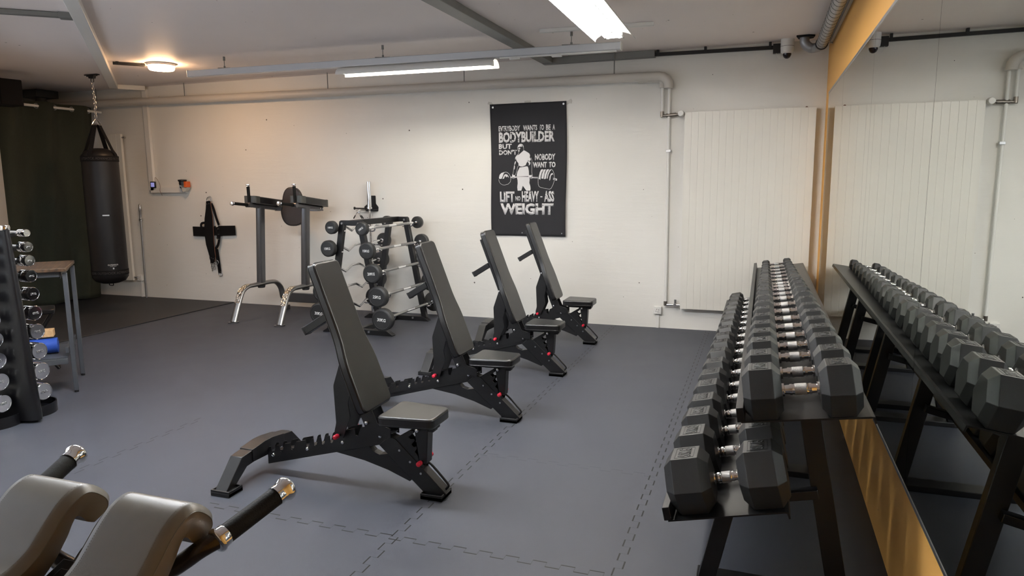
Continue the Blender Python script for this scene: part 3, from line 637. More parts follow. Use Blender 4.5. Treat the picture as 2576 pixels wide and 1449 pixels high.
def hex_head(x0, x1, a, flip=1):
    """hexagonal head between x0 and x1 with chamfered ends, flat at top and bottom"""
    R = a/math.cos(PI/6); L = x1-x0; g = G(); rings = []
    for f, k in ((0, 0.70), (0.20, 1.0), (0.80, 1.0), (1.0, 0.70)):
        rings.append([(x0+f*L, R*k*math.cos(PI/3*j), R*k*math.sin(PI/3*j)) for j in range(6)])
    return g.loft(rings)
def hex_dumbbell(loc, tilt, a, hl, gap, kg, label, group, detail=True):
    t = thing('hex_dumbbell', loc, label, 'dumbbell', group, rot=(0, -tilt, 0))
    hr = min(0.0195, a*0.25)
    for s_ in (-1, 1):
        x0, x1 = (gap/2, gap/2+hl) if s_ > 0 else (-gap/2-hl, -gap/2)
        h = build(hex_head(x0, x1, a), 'head', 'hexr', t, bev=0.0020, smooth=0)
        if detail:
            R = a/math.cos(PI/6); wy = R*0.40; cx = (x0+x1)/2; lx = hl*0.21
            g = G()
            for dx in (-lx, lx): g.box((cx+dx, 0, a+0.0004), (0.0022, 2*wy, 0.0012))
            for dy in (-wy, wy): g.box((cx, dy, a+0.0004), (2*lx, 0.0022, 0.0012))
            build(g, 'label_recess', 'hexd', h, smooth=0)
            text_mesh('%dKG' % kg, 'weight_number', 'emb', (-wy*0.85, wy*0.85, -lx*0.70, lx*0.70), 0.0012, 0.012, h, lambda u, v, w_, cx=cx: (cx-v, u, a+0.0002+w_))
    e = gap/2+0.004
    prof = [(hr*1.25, -e), (hr*1.25, -e+0.012), (hr*0.86, -e+0.014), (hr*0.92, -e*0.55), (hr*1.06, -e*0.55), (hr*1.06, -e*0.42), (hr*0.97, -e*0.41), (hr*1.04, -e*0.32), (hr*1.04, e*0.32), (hr*0.97, e*0.41), (hr*1.06, e*0.42), (hr*1.06, e*0.55), (hr*0.92, e*0.55), (hr*0.86, e-0.014), (hr*1.25, e-0.012), (hr*1.25, e)]
    hd = build(G().lathe(prof, ax='x', n=20), 'handle', 'chrome', t, smooth=30)
    build(G().lathe([(hr*1.05, -e*0.30), (hr*1.10, -e*0.28), (hr*1.10, e*0.28), (hr*1.05, e*0.30)], ax='x', n=20), 'knurled_grip', 'knurl', hd)
    return t
ords = 'first second third fourth fifth sixth seventh eighth ninth tenth eleventh twelfth thirteenth fourteenth fifteenth sixteenth seventeenth eighteenth nineteenth twentieth'.split()
UY = [2.697, 2.95, 3.219, 3.443, 3.674, 3.919, 4.16, 4.423, 4.681, 4.942, 5.16, 5.398, 5.585, 5.761, 5.996, 6.249, 6.502, 6.757, 7.005, 7.307]
LY = [2.645, 2.924, 3.196, 3.439, 3.711, 3.96, 4.234, 4.525, 4.798, 5.05, 5.315, 5.592, 5.846, 6.104, 6.344, 6.624, 6.869, 7.108]
tu, tl = math.atan2(0.064, 0.43), math.atan2(0.097, 0.408)
ukg = [26, 24, 22, 20, 18, 16, 14, 12, 10, 8]; lkg = [50, 48, 45, 42, 40, 36, 34, 32, 30]
for i, y in enumerate(UY):
    f = i/19; a = 0.095-0.050*f**1.1; hl = 0.135-0.065*f; gap = 0.128-0.005*f
    x = 0.170-0.018*f; zs = 0.719+(x+0.045)*0.1488
    hex_dumbbell((x-math.sin(tu)*a, y, zs+a*math.cos(tu)+0.001), tu, a, hl, gap, ukg[i//2], 'black hex dumbbell with chrome handle on the upper rack shelf, %s from camera end' % ords[i], 'hexagonal dumbbells on the upper shelf', i < 12)
for i, y in enumerate(LY):
    f = i/17; a = 0.110-0.030*f; hl = 0.166-0.040*f; gap = 0.100+0.015*f
    x = -0.064; zs = 0.334+(x+0.29)*0.2377
    hex_dumbbell((x-math.sin(tl)*a, y, zs+a*math.cos(tl)+0.001), tl, a, hl, gap, lkg[i//2], 'large black hex dumbbell on the lower rack shelf, %s from camera end' % ords[i], 'hexagonal dumbbells on the lower shelf', i < 12)

# ================================================================== BARBELL RACK
cx, cy = -4.08, 6.92
t = thing('barbell_rack', (cx, cy, 0), 'black A frame barbell rack with five tiers of fixed barbells on both sides', 'barbell rack')
for s_, dx in ((-1, -0.03), (1, 0.05)):
    y = s_*0.43
    for q in (-1, 1):
        build(G().bar((dx+q*0.32, y, 0.04), (dx+q*0.105, y, 1.21), 0.055, 0.06, (1, 0, 0)), 'leg', 'black', t, bev=0.003)
    g = G(); g.box((dx, y, 1.195), (0.25, 0.05, 0.055)); build(g, 'top_cross_bar', 'black', t, bev=0.003)
    g = G(); g.prism([(-0.43, 0), (0.43, 0), (0.43, 0.012), (0.36, 0.055), (-0.36, 0.055), (-0.43, 0.012)], y-0.035, y+0.035, 'xz'); build(g, 'floor_foot', 'black', t, bev=0.003)
    g = G()
    for q in (-1, 1): g.cyl((dx+q*0.10, y-0.036, 1.19), (dx+q*0.10, y-0.026, 1.19), 0.012, n=12)
    g.cyl((dx+0.18, y-0.045, 0.035), (dx+0.18, y-0.03, 0.035), 0.012, n=12)
    build(g, 'bolt', 'steel', t)
build(G().bar((-0.03, -0.43, 1.195), (0.05, 0.43, 1.195), 0.05, 0.06), 'top_rail', 'black', t, bev=0.003)
build(G().bar((0, -0.43, 0.03), (0, 0.43, 0.03), 0.06, 0.05), 'bottom_rail', 'black', t, bev=0.003)
tiers = [(1.15, 0.225, 10, 0.070), (0.925, 0.275, 15, 0.088), (0.69, 0.325, 20, 0.101), (0.452, 0.380, 25, 0.109), (0.215, 0.425, 30, 0.117)]
for z, x, kg, r in tiers:
    for q in (-1, 1):
        lx = 0.105+(1.21-z)/1.17*0.215
        for s_ in (-1, 1):
            g = G(); g.bar((q*lx, s_*0.43, z-0.04), (q*(x-0.02), s_*0.43, z-0.035), 0.03, 0.012); g.tube([(q*(x-0.03), s_*0.43, z-0.035), (q*(x-0.01), s_*0.43, z-0.038), (q*(x+0.018), s_*0.43, z-0.03), (q*(x+0.028), s_*0.43, z-0.005)], 0.009, 8)
            build(g, 'bar_hook', 'chrome', t)
def barbell(x, y0, y1, z, kg, r, curl, label):
    L = y1-y0
    b = thing('fixed_barbell', (cx+x, cy+(y0+y1)/2, z), label, 'barbell', 'fixed barbells on the A frame rack')
    h = L/2; th = 0.05+kg*0.001
    if curl: pts = [(0, -h+th, 0), (0, -0.34, 0), (0.0, -0.21, -0.055), (0, -0.08, 0.0), (0, 0.08, 0.0), (0, 0.21, -0.055), (0, 0.34, 0), (0, h-th, 0)]
    else: pts = [(0, -h+th, 0), (0, h-th, 0)]
    bar = build(G().tube(pts, 0.0145, 12), 'bar', 'chrome', b)
    if not curl:
        g = G(); g.cyl((0, -0.40, 0), (0, -0.08, 0), 0.0152, n=16); g.cyl((0, 0.08, 0), (0, 0.40, 0), 0.0152, n=16); build(g, 'knurling', 'knurl', bar)
    g = G()
    for s_ in (-1, 1): g.cyl((0, s_*(h-th-0.03), 0), (0, s_*(h-th), 0), 0.024, n=16)
    build(g, 'collar', 'chrome', bar)
    for s_ in (-1, 1):
        o_ = s_*(h-th); pr = [(0, 0), (r*0.9, 0), (r, s_*0.008), (r, s_*(th-0.012)), (r*0.93, s_*(th-0.003)), (r*0.80, s_*th), (r*0.78, s_*(th-0.003)), (0, s_*(th-0.003))]
        p = build(G().lathe(pr, (0, o_, 0), 'y', 40), 'weight_head', 'hexr', b, smooth=40)
        if s_ < 0:
            a_ = {(10, 0): 0.6, (15, 0): 0.0}.get((kg, int(curl)), -0.08 if kg > 20 else 0.03); ca, sa = math.cos(a_), math.sin(a_)
            text_mesh('%dKG' % kg, 'weight_number', 'whitetext', (-r*0.42, r*0.42, -r*0.15, r*0.15), 0.0012, 0.03, p, lambda u, v, w_: (u*ca-v*sa, -h+0.0025-w_, u*sa+v*ca))
for z, x, kg, r in tiers:
    barbell(x, -0.67, 0.62, z, kg, r, False, 'straight fixed barbell marked %dKG on the bench side of the A frame rack' % kg)
    barbell(-x, -0.54, 0.70, z, kg, r, True, 'zigzag curl barbell marked %dKG on the dip station side of the A frame rack' % kg)

# ================================================================== DIP STATION
t = thing('dip_station', (-5.49, 7.05, 0), 'graphite grey dip and leg raise station with brown back pad against the back wall', 'dip station')
SH = Matrix.Identity(4); SH[2][1] = -0.12; SH[2][3] = -0.12*0.16
for q, xo in ((-1, -0.335), (1, 0.315)):
    pts = [(xo, -0.475, 0.008), (xo, -0.36, 0.25), (xo, -0.30, 0.345), (xo, -0.20, 0.392), (xo, -0.08, 0.395), (xo, 0.22, 0.395), (xo, 0.34, 0.37), (xo, 0.42, 0.29), (xo, 0.455, 0.16)]
    P = smooth_path(pts, 5); g = G(); rings = []
    for i, p in enumerate(P):
        tn = (P[min(i+1, len(P)-1)]-P[max(i-1, 0)]).normalized(); nn = Vector((1, 0, 0)).cross(tn).normalized()
        rings.append([p+Vector((0.042*math.cos(k*PI/8), 0, 0))+nn*0.026*math.sin(k*PI/8) for k in range(16)])
    g.loft(rings); arch = build(g, 'leg_arch', 'pewter', t)
    # embossed step plate wrapped on the bend
    rr = [];  seg = P[4:17]
    g = G(); A_ = []
    for i, p in enumerate(seg):
        tn = (seg[min(i+1, len(seg)-1)]-seg[max(i-1, 0)]).normalized(); nn = Vector((1, 0, 0)).cross(tn).normalized()
        nn = nn if nn.z > 0 or nn.y < 0 else -nn
        rr.append([p+Vector((-0.034, 0, 0))+nn*0.0275, p+Vector((0.034, 0, 0))+nn*0.0275, p+Vector((0.034, 0, 0))+nn*0.024, p+Vector((-0.034, 0, 0))+nn*0.024])
    g.loft(rr); build(g, 'step_plate', 'tread', arch)
    build(G().cyl((xo, -0.475, 0), (xo, -0.475, 0.012), 0.062, n=32), 'foot_plate', 'graphite', arch)
    sec = rounded([(xo-0.037, 0.0), (xo+0.037, 0.0), (xo+0.037, 0.10), (xo-0.037, 0.10)], 0.025, 5)
    post = build(G().loft([[(x, y, 0.39) for x, y in sec], [(x+0.055, y, 1.335) for x, y in sec]]), 'post', 'graphite', t)
    build(G().cyl((xo, 0.05, 0.345), (xo, 0.05, 0.372), 0.04, 0.05), 'post_flange', 'graphite', post)
    xo += 0.055
    arm = build(G().prism(rounded([(xo-0.03, 1.345), (xo+0.03, 1.345), (xo+0.03, 1.395), (xo-0.03, 1.395)], 0.012, 3), -0.16, 0.37, 'xz'), 'arm_beam', 'graphite', t, matrix=SH)
    k = -q*0.0
    gv = build(G().cyl((xo+0.0, -0.14, 1.37), (xo+0.0, -0.145, 1.585), 0.017, 0.019), 'grip', 'foam', arm)
    build(G().lathe([(0.019, 0), (0.024, 0.004), (0.018, 0.012), (0.025, 0.02), (0.024, 0.028), (0, 0.03)], (xo, -0.145, 1.583)), 'chrome_end', 'chrome', gv)
    g = G(); g.cyl((xo, -0.14, 1.368), (xo-0.01, -0.40, 1.395), 0.018); gh = build(g, 'grip', 'foam', arm)
    build(G().lathe([(0.019, 0), (0.024, -0.006), (0.018, -0.014), (0.027, -0.025), (0.022, -0.036), (0, -0.04)], (xo-0.01, -0.398, 1.395), 'y'), 'chrome_end', 'chrome', gh)
    build(G().cyl((xo-0.035, -0.15, 1.37), (xo+0.035, -0.15, 1.37), 0.030), 'grip_socket', 'graphite', arm)
    pad = G(); pad.prism(rounded([(xo-0.085, -0.13), (xo+0.085, -0.13), (xo+0.085, 0.40), (xo-0.085, 0.40)], 0.03, 4), 1.398, 1.480, 'xy')
    ap = build(pad, 'arm_pad', 'vinyl', t, bev=0.010, seg=3, matrix=SH)
    g = G(); g.prism(rounded([(xo-0.087, -0.134), (xo+0.087, -0.134), (xo+0.087, -0.05), (xo-0.087, -0.05)], [0.03, 0.03, 0.004, 0.004], 4), 1.396, 1.482, 'xy'); g.prism(rounded([(xo-0.087, 0.36), (xo+0.087, 0.36), (xo+0.087, 0.404), (xo-0.087, 0.404)], [0.004, 0.004, 0.03, 0.03], 4), 1.396, 1.482, 'xy')
    build(g, 'pad_end', 'endvinyl', ap, bev=0.008, seg=3, matrix=SH)
    build(G().cyl((xo+0.031, 0.30, 1.37), (xo+0.036, 0.30, 1.37), 0.010, n=12).cyl((xo+0.031, 0.355, 1.37), (xo+0.036, 0.355, 1.37), 0.010, n=12), 'bolt', 'chrome', arm, matrix=SH)
g = G(); g.bar((-0.28, 0.34, 1.305), (0.37, 0.34, 1.305), 0.05, 0.05); build(g, 'cross_beam', 'graphite', t, bev=0.004)
g = G(); g.bar((-0.36, 0.47, 0.165), (0.36, 0.47, 0.165), 0.06, 0.12); g.box((-0.32, 0.47, 0.03), (0.09, 0.09, 0.06)); g.box((0.32, 0.47, 0.03), (0.09, 0.09, 0.06)); build(g, 'rear_base', 'graphite', t, bev=0.006)
# back pad: waisted plate, narrow above, broad below
pts = []
for k in range(40):
    a = 2*PI*k/40; s_, c_ = math.sin(a), math.cos(a)
    wdt = 0.145 if s_ > 0 else 0.172
    pts.append((wdt*math.copysign(abs(c_)**0.75, c_)*(1.0+0.05*(-s_)), 1.335+0.235*math.copysign(abs(s_)**0.80, s_)))
build(G().prism([(x+0.01, z) for x, z in pts], 0.28, 0.335, 'xz'), 'back_pad', 'brownpad', t, bev=0.012, seg=3)
build(G().tube([(x*1.0+0.01, 0.287, z) for x, z in pts], 0.004, 6, closed=True), 'pad_piping', 'vinyl', t)

# ================================================================== BANNER
def wave(x, z): return 0.006*math.sin(3.1*x+1.7*z)+0.004*math.sin(7.3*x-2.1*z+1)+0.0025*math.sin(14*x+5*z)
PX0, PX1, PZ0, PZ1 = -2.995, -2.092, 0.993, 2.490
t = thing('banner', (0, 0, 0), 'black hanging cloth banner with white gym slogan taped to the back wall', 'banner')
yb = YB-0.022
g = G(); NX, NZ = 36, 60; V = {}
for i in range(NX+1):
    for j in range(NZ+1):
        x = PX0+(PX1-PX0)*i/NX; z = PZ0+(PZ1-PZ0)*j/NZ
        z += 0.008*math.sin(x*6)*(j/NZ)*0 + (0.014*(i/NX-0.0) if j == NZ else 0)*0
        x += 0.006*math.sin(z*4)*(1 if i in (0, NX) else 0)
        V[i, j] = g.bm.verts.new((x, yb-wave(x, z), z))
for i in range(NX):
    for j in range(NZ): g.bm.faces.new((V[i, j], V[i+1, j], V[i+1, j+1], V[i, j+1]))
cl = build(g, 'cloth', 'cloth', t, smooth=180)
sm = cl.modifiers.new('solid', 'SOLIDIFY'); sm.thickness = 0.0012
F = lambda u, v, w_: (u, yb-0.0022-wave(u, v)-w_, v)
def bt(s, x0, x1, z0, z1, off=0.03): text_mesh(s, 'slogan_line', 'print', (x0, x1, z0, z1), 0.0004, off, cl, F)
bt('EVERYBODY', -2.892, -2.632, 2.183, 2.244, 0.035); bt('WANTS', -2.597, -2.430, 2.183, 2.244, 0.035); bt('TO', -2.408, -2.352, 2.183, 2.244, 0.035); bt('BE', -2.330, -2.276, 2.183, 2.244, 0.035); bt('A', -2.254, -2.226, 2.183, 2.244, 0.035)
bt('BODYBUILDER', -2.890, -2.229, 2.053, 2.176, 0.045)
bt('BUT', -2.892, -2.734, 1.984, 2.042, 0.04); bt("DON'T", -2.889, -2.674, 1.917, 1.974, 0.04)
bt('NOBODY', -2.459, -2.220, 1.850, 1.922, 0.04); bt('WANT', -2.484, -2.318, 1.768, 1.832, 0.04); bt('TO', -2.296, -2.217, 1.768, 1.832, 0.04)
bt('LIFT', -2.888, -2.708, 1.380, 1.502, 0.045); bt('NO', -2.696, -2.636, 1.396, 1.450, 0.035); bt('HEAVY', -2.619, -2.415, 1.382, 1.506, 0.045); bt('-', -2.397, -2.372, 1.435, 1.448, 0.0); bt('ASS', -2.352, -2.230, 1.382, 1.508, 0.045)
bt('WEIGHT', -2.885, -2.237, 1.236, 1.368, 0.05)
cvt = lambda p: (-2.978+0.0004657*p[0], 2.093-0.0004338*p[1])
def fig(name, polys, lines=()):
    g = G()
    for poly in polys:
        q = [cvt(p) for p in poly]
        vs = [g.bm.verts.new(F(x, z, 0.0003)) for x, z in q]; f = g.bm.faces.new(vs); bmesh.ops.triangulate(g.bm, faces=[f])
    for ln, wd in lines:
        q = [Vector(cvt(p)) for p in ln]
        for a, b in zip(q, q[1:]):
            n_ = Vector((-(b-a).y, (b-a).x)).normalized()*wd/2; e = (b-a).normalized()*wd*0.3
            vs = [g.bm.verts.new(F(p.x, p.y, 0.0003)) for p in (a-e-n_, b+e-n_, b+e+n_, a-e+n_)]; g.bm.faces.new(vs)
    return build(g, name, 'whiteprint', cl, smooth=0)
fig('lifter_print', [
 [(672, 210), (690, 160), (730, 128), (770, 125), (805, 145), (825, 185), (828, 240), (815, 215), (800, 165), (780, 150), (790, 200), (760, 198), (730, 200), (700, 212)],
 [(690, 240), (720, 225), (745, 232), (735, 262), (700, 268)],
 [(695, 285), (725, 280), (720, 320), (705, 330)],
 [(828, 295), (860, 305), (900, 330), (940, 355), (975, 385), (990, 430), (980, 480), (960, 400), (935, 440), (890, 455), (845, 455), (805, 515), (830, 565), (870, 590), (890, 640), (880, 675), (830, 700), (785, 712), (730, 705), (695, 675), (690, 620), (650, 570), (632, 520), (628, 490), (612, 540), (608, 490), (625, 450), (670, 415), (705, 405), (740, 415), (775, 405), (800, 360)],
 [(905, 520), (950, 520), (975, 480), (1000, 500), (1010, 540), (985, 570), (940, 560), (900, 555)],
 [(920, 580), (970, 575), (1000, 620), (985, 665), (955, 690), (960, 640)],
 [(605, 580), (625, 565), (628, 600), (605, 660), (590, 640)],
 [(580, 680), (600, 690), (598, 750), (580, 795), (572, 740)],
 [(722, 735), (790, 738), (860, 712), (920, 708), (940, 745), (955, 830), (958, 930), (940, 965), (650, 968), (645, 930), (665, 850), (700, 780)],
 [(650, 1000), (960, 995), (975, 1050), (965, 1140), (990, 1220), (998, 1290), (990, 1340), (890, 1342), (872, 1250), (868, 1140), (840, 1085), (818, 1065), (795, 1095), (782, 1160), (785, 1260), (760, 1338), (665, 1340), (655, 1250), (668, 1150), (665, 1060)],
 [(535, 905), (560, 930), (605, 935), (600, 965), (580, 1000), (555, 970), (525, 960)],
 [(945, 935), (990, 940), (1030, 930), (1030, 975), (990, 1000), (945, 985)],
 [(180, 1020), (175, 990), (195, 920), (240, 875), (300, 855), (350, 852), (310, 875), (270, 920), (250, 1020), (215, 1028)],
 [(270, 1030), (300, 950), (340, 905), (390, 910), (430, 960), (435, 1000), (400, 960), (370, 990), (345, 940), (310, 1020)],
 [(1210, 1040), (1215, 960), (1240, 860), (1270, 800), (1300, 790), (1330, 800), (1290, 870), (1262, 960), (1250, 1060), (1225, 1040)],
 [(1275, 1030), (1290, 930), (1325, 830), (1345, 795), (1395, 795), (1365, 860), (1335, 940), (1325, 1040), (1300, 1030)],
 [(1345, 1040), (1362, 930), (1400, 830), (1420, 795), (1480, 795), (1440, 860), (1410, 940), (1395, 1030), (1365, 1045)],
 [(1415, 1030), (1435, 920), (1475, 830), (1500, 800), (1535, 800), (1490, 860), (1460, 930), (1435, 1035)],
 [(1480, 1080), (1490, 980), (1520, 910), (1560, 890), (1580, 930), (1550, 930), (1520, 960), (1505, 1050), (1492, 1085)],
 [(1568, 1020), (1600, 1018), (1675, 1040), (1672, 1090), (1570, 1060), (1580, 1045), (1640, 1068), (1650, 1048), (1590, 1035)],
 [(480, 980), (520, 968), (1200, 990), (1200, 1000), (520, 985), (490, 995)]],
 [([(170, 1040), (175, 1090), (210, 1150), (270, 1185), (330, 1190), (420, 1165), (475, 1110), (492, 1040), (480, 960), (440, 890), (390, 855), (340, 848)], 0.0035),
  ([(1195, 1020), (1192, 1100), (1195, 1180), (1215, 1235), (1260, 1262), (1400, 1290), (1490, 1308), (1530, 1280), (1580, 1180), (1605, 1090)], 0.0035),
  ([(1530, 792), (1570, 830), (1600, 910), (1610, 1010)], 0.0035), ([(1040, 1005), (1060, 1010), (1200, 1025)], 0.0035),
  ([(600, 600), (575, 740), (555, 860), (545, 920)], 0.003), ([(700, 680), (665, 730), (650, 830), (610, 930)], 0.003), ([(1015, 490), (1040, 560), (1035, 700), (1030, 850), (1045, 950), (1050, 985)], 0.003),
  ([(500, 1000), (560, 1025), (600, 1005), (650, 985)], 0.003), ([(960, 1010), (1020, 1030), (1060, 1005)], 0.003), ([(672, 210), (680, 280), (700, 340), (690, 390), (640, 430)], 0.003), ([(828, 240), (830, 290)], 0.003)])
for x, z in ((PX0+0.035, PZ1-0.035), (PX1-0.035, PZ1-0.03), (PX0+0.03, PZ0+0.035), (PX1-0.05, PZ0+0.035), (-2.62, PZ0+0.035)):
    build(G().cyl(F(x, z, 0.0), F(x, z, 0.004), 0.011 if z > 2 else 0.006, n=16), 'eyelet', 'steel', t)
for x, z, a_ in ((PX0-0.0, PZ1+0.005, 0.5), (-2.55, PZ1+0.008, 0.0), (PX1+0.02, PZ1-0.01, -0.5)):
    g = G(); g.box((x, YB-0.004, z), (0.075, 0.003, 0.030), (0, a_, 0)); g.box((x+0.01, YB-0.006, z-0.005), (0.05, 0.003, 0.022), (0, a_+0.6, 0))
    build(g, 'adhesive_tape', 'tape', t, smooth=0)


# ================================================================== PUNCHING BAG
bx, by = -7.775, 6.65
t = thing('punching_bag', (bx, by, 0), 'tall black punching bag hanging on a chain from the ceiling before the curtain', 'punching bag')
R = 0.208
body = build(G().lathe([(0, 0.385), (0.10, 0.392), (0.17, 0.42), (0.205, 0.47), (R, 0.53), (R, 1.20), (0.205, 1.93), (0.198, 1.985), (0.16, 2.03), (0.10, 2.06), (0.05, 2.07), (0, 2.07)], n=48), 'bag_body', 'bagv', t)
build(G().lathe([(R*0.995, 1.905), (R+0.0025, 1.908), (R+0.0025, 1.972), (R*0.98, 1.975)], n=48), 'printed_band', 'webbing', body)
build(G().lathe([(R*0.995, 0.498), (R+0.0025, 0.50), (R+0.0025, 0.565), (R*0.995, 0.568)], n=48), 'printed_band', 'webbing', body)
va = math.atan2(-by, -bx)      # towards the camera
def onbag(u, v, w_, rad=R+0.0035): a = va+u/rad; return ((rad+w_)*math.cos(a), (rad+w_)*math.sin(a), v)
text_mesh('OUTSHOCK', 'maker_name', 'whitetext', (-0.03, 0.14, 0.628, 0.645), 0.0008, 0.01, body, lambda u, v, w_: onbag(u*0.7+0.0, v, w_, R+0.0008))
text_mesh('COMBAT SPORTS', 'maker_line', 'whitetext', (0.0, 0.075, 0.616, 0.622), 0.0008, 0.0, body, lambda u, v, w_: onbag(u, v, w_, R+0.0008))
g = G()
for i in range(6):
    a0, a1 = -0.028+0.0125*i, -0.028+0.0125*(i+1)
    vs = [g.bm.verts.new(onbag(a0, 1.243, 0)), g.bm.verts.new(onbag(a1, 1.243, 0)), g.bm.verts.new(onbag(a1, 1.258, 0)), g.bm.verts.new(onbag(a0, 1.258, 0))]; g.bm.faces.new(vs)
for q in (0.032, ):
    vs = [g.bm.verts.new(onbag(q, 0.582, -0.002)), g.bm.verts.new(onbag(q+0.016, 0.582, -0.002)), g.bm.verts.new(onbag(q+0.016, 0.602, -0.002)), g.bm.verts.new(onbag(q, 0.602, -0.002))]; g.bm.faces.new(vs)
build(g, 'white_marks', 'alu', body, smooth=0)
text_mesh('OUTSHOCK ADVANCED BOXING', 'band_lettering', 'greytext', (-0.26, 0.30, 1.924, 1.954), 0.0006, 0.01, body, lambda u, v, w_: onbag(u, v, w_))
text_mesh('GEAR OUTSHOCK ADVANCED', 'band_lettering', 'greytext', (-0.26, 0.28, 0.518, 0.548), 0.0006, 0.01, body, lambda u, v, w_: onbag(u, v, w_))
for k in range(4):
    a = va+PI/4+0.25+k*PI/2; c_, s_ = math.cos(a), math.sin(a); pr = Vector((-s_, c_, 0))
    path = [Vector((0.209*c_, 0.209*s_, 1.93)), Vector((0.203*c_, 0.203*s_, 1.995)), Vector((0.165*c_, 0.165*s_, 2.05)), Vector((0.035*c_, 0.035*s_, 2.36))]
    g = G(); rg = []
    for p in path:
        q = Vector((c_, s_, 0.3)).normalized()*0.004; rg.append([p+pr*0.026-q, p+pr*0.026+q, p-pr*0.026+q, p-pr*0.026-q])
    g.loft(rg); build(g, 'hanging_strap', 'webbing', t)
    build(G().tube([Vector((0.03*c_, 0.03*s_, 2.375))+pr*0.025, Vector((0.042*c_, 0.042*s_, 2.352))+pr*0.03, Vector((0.042*c_, 0.042*s_, 2.352))-pr*0.03, Vector((0.03*c_, 0.03*s_, 2.375))-pr*0.025, Vector((0, 0, 2.43))], 0.004, 6, closed=True), 'strap_ring', 'chrome', t)
g = G(); z = 2.45
g.link((0, 0, 2.455), 0.0045, 0.012, (0, 0, 0.4)); g.link((0, 0, 2.50), 0.0045, 0.014, (0, 0, 1.9))
z = 2.545; k = 0
while z < 2.90:
    g.link((0, 0, z), 0.0035, 0.010, (0, 0, (k % 2)*PI/2+0.5)); z += 0.030; k += 1
z = 2.56; k = 0
while z < 2.72: g.link((0.018, -0.006, z), 0.0035, 0.010, (0, 0.05, (k % 2)*PI/2+1.1)); z += 0.030; k += 1
build(g, 'chain', 'steel', t)
g = G(); g.link((0.0, 0, 2.885), 0.005, 0.014, (0, 0, 0.9)); g.box((0, 0, 2.947), (0.20, 0.05, 0.010)); g.prism([(-0.05, 2.945), (-0.035, 2.905), (0.035, 2.905), (0.05, 2.945)], -0.02, 0.02, 'xz')
for x in (-0.08, 0.08): g.cyl((x, 0, 2.955), (x, 0, 2.93), 0.008, n=10)
build(g, 'ceiling_mount', 'black', t, bev=0.002)
build(G().tube(smooth_path([(-0.03, 0, 0.39), (-0.03, 0, 0.36), (0.03, 0, 0.36), (0.03, 0, 0.39)]), 0.005, 6), 'bottom_loop', 'webbing', t)

# ================================================================== CURTAIN with rod
t = thing('curtain_rod', (-8.90, 0, 2.642), 'pale round curtain rod high along the dark curtain', 'curtain rod')
build(G().cyl((0, 6.05, 0), (0, 7.70, 0), 0.017), 'rod', 'white', t)
cur = thing('curtain', (-8.90, 0, 0), 'floor length dark green curtain with metal eyelets hanging from the rod', 'curtain')
g = G(); rows = 40; cols = 150; V = {}
ya, yb_ = 5.75, 7.60
for j in range(rows+1):
    f = j/rows; z = 2.70-(2.67)*f
    for i in range(cols+1):
        s_ = i/cols; y = ya+(yb_-ya)*s_
        ph = (y-5.75)*2*PI/0.50
        amp = 0.062*(1-0.25*f)
        x = amp*math.sin(ph)+0.028*f*math.sin(ph*0.43+1.2)+0.018*f*math.sin(ph*1.9+f*3)
        y2 = y+0.025*f*math.sin(ph*0.7)-(0.16*f if s_ > 0.98 else 0)*0
        zz = z+0.012*math.sin(ph*0.5) if j == rows else z
        V[i, j] = g.bm.verts.new((x-0.12*f, y2, max(zz, 0.02)))
for i in range(cols):
    for j in range(rows): g.bm.faces.new((V[i, j], V[i+1, j], V[i+1, j+1], V[i, j+1]))
cf = build(g, 'curtain_fabric', 'curtain', cur, smooth=180)
sm = cf.modifiers.new('solid', 'SOLIDIFY'); sm.thickness = 0.003
for k in range(8):
    y = 5.75+0.25*k-0.0
    if y > 7.58 or y < 5.8: continue
    g = G(); g.tube([(0.0+0.0*k, y, 2.642)]*0+[(0.030*math.cos(a)*0.35, y+0.030*math.cos(a)*0.9, 2.642+0.030*math.sin(a)) for a in [2*PI*q/20 for q in range(20)]], 0.004, 6, closed=True)
    build(g, 'eyelet', 'steel', cur)

# ================================================================== BAR TABLE (stands at 45 degrees to the room)
ang = math.atan2(0.69, -0.72)        # local x: short side, from the near leg to the far leg
t = thing('bar_table', (-5.076, 3.893, 0), 'tall bar table with slate grey frame and dark oak top behind the dumbbell tower', 'table', rz=ang)
# local x = along the short edge, local y = long direction (away from the camera-side end)
SW, SL, H = 0.555, 1.10, 0.962
top = build(G().box((SW/2, SL/2, H+0.012), (SW+0.10, SL+0.10, 0.026)), 'table_top', 'wood', t, bev=0.003)
for x in (0, SW):
    for y in (-0.035, SL):
        l = build(G().box((x, y, H/2), (0.032, 0.032, H-0.03)), 'leg', 'slate', t, bev=0.003)
        build(G().cyl((x, y, 0), (x, y, 0.018), 0.016), 'foot', 'blackp', l)
g = G(); g.box((SW/2, 0, H-0.022), (SW, 0.025, 0.045)); g.box((SW/2, SL, H-0.022), (SW, 0.025, 0.045)); g.box((0, SL/2, H-0.022), (0.025, SL, 0.045)); g.box((SW, SL/2, H-0.022), (0.025, SL, 0.045)); build(g, 'top_frame', 'slate', t, bev=0.002)
for x, y, z in ((0, -0.018, H-0.05), (SW-0.0, -0.018, 0.42), (0.018, 0.0, H-0.05)): build(G().cyl((x, y-0.004, z), (x, y+0.004, z), 0.010, n=12), 'bolt', 'blackp', t)
build(G().box((0, SL/2, 0.255), (0.025, SL, 0.045)), 'lower_rail', 'slate', t, bev=0.002)
build(G().box((SW, SL/2, 0.255), (0.025, SL, 0.045)), 'lower_rail', 'slate', t, bev=0.002)
build(G().box((SW/2, 0, 0.34), (SW, 0.025, 0.045)), 'cross_rail', 'slate', t, bev=0.002)
build(G().box((SW/2, SL/2, 0.283), (SW, SL, 0.008)), 'lower_shelf', 'slate', t)
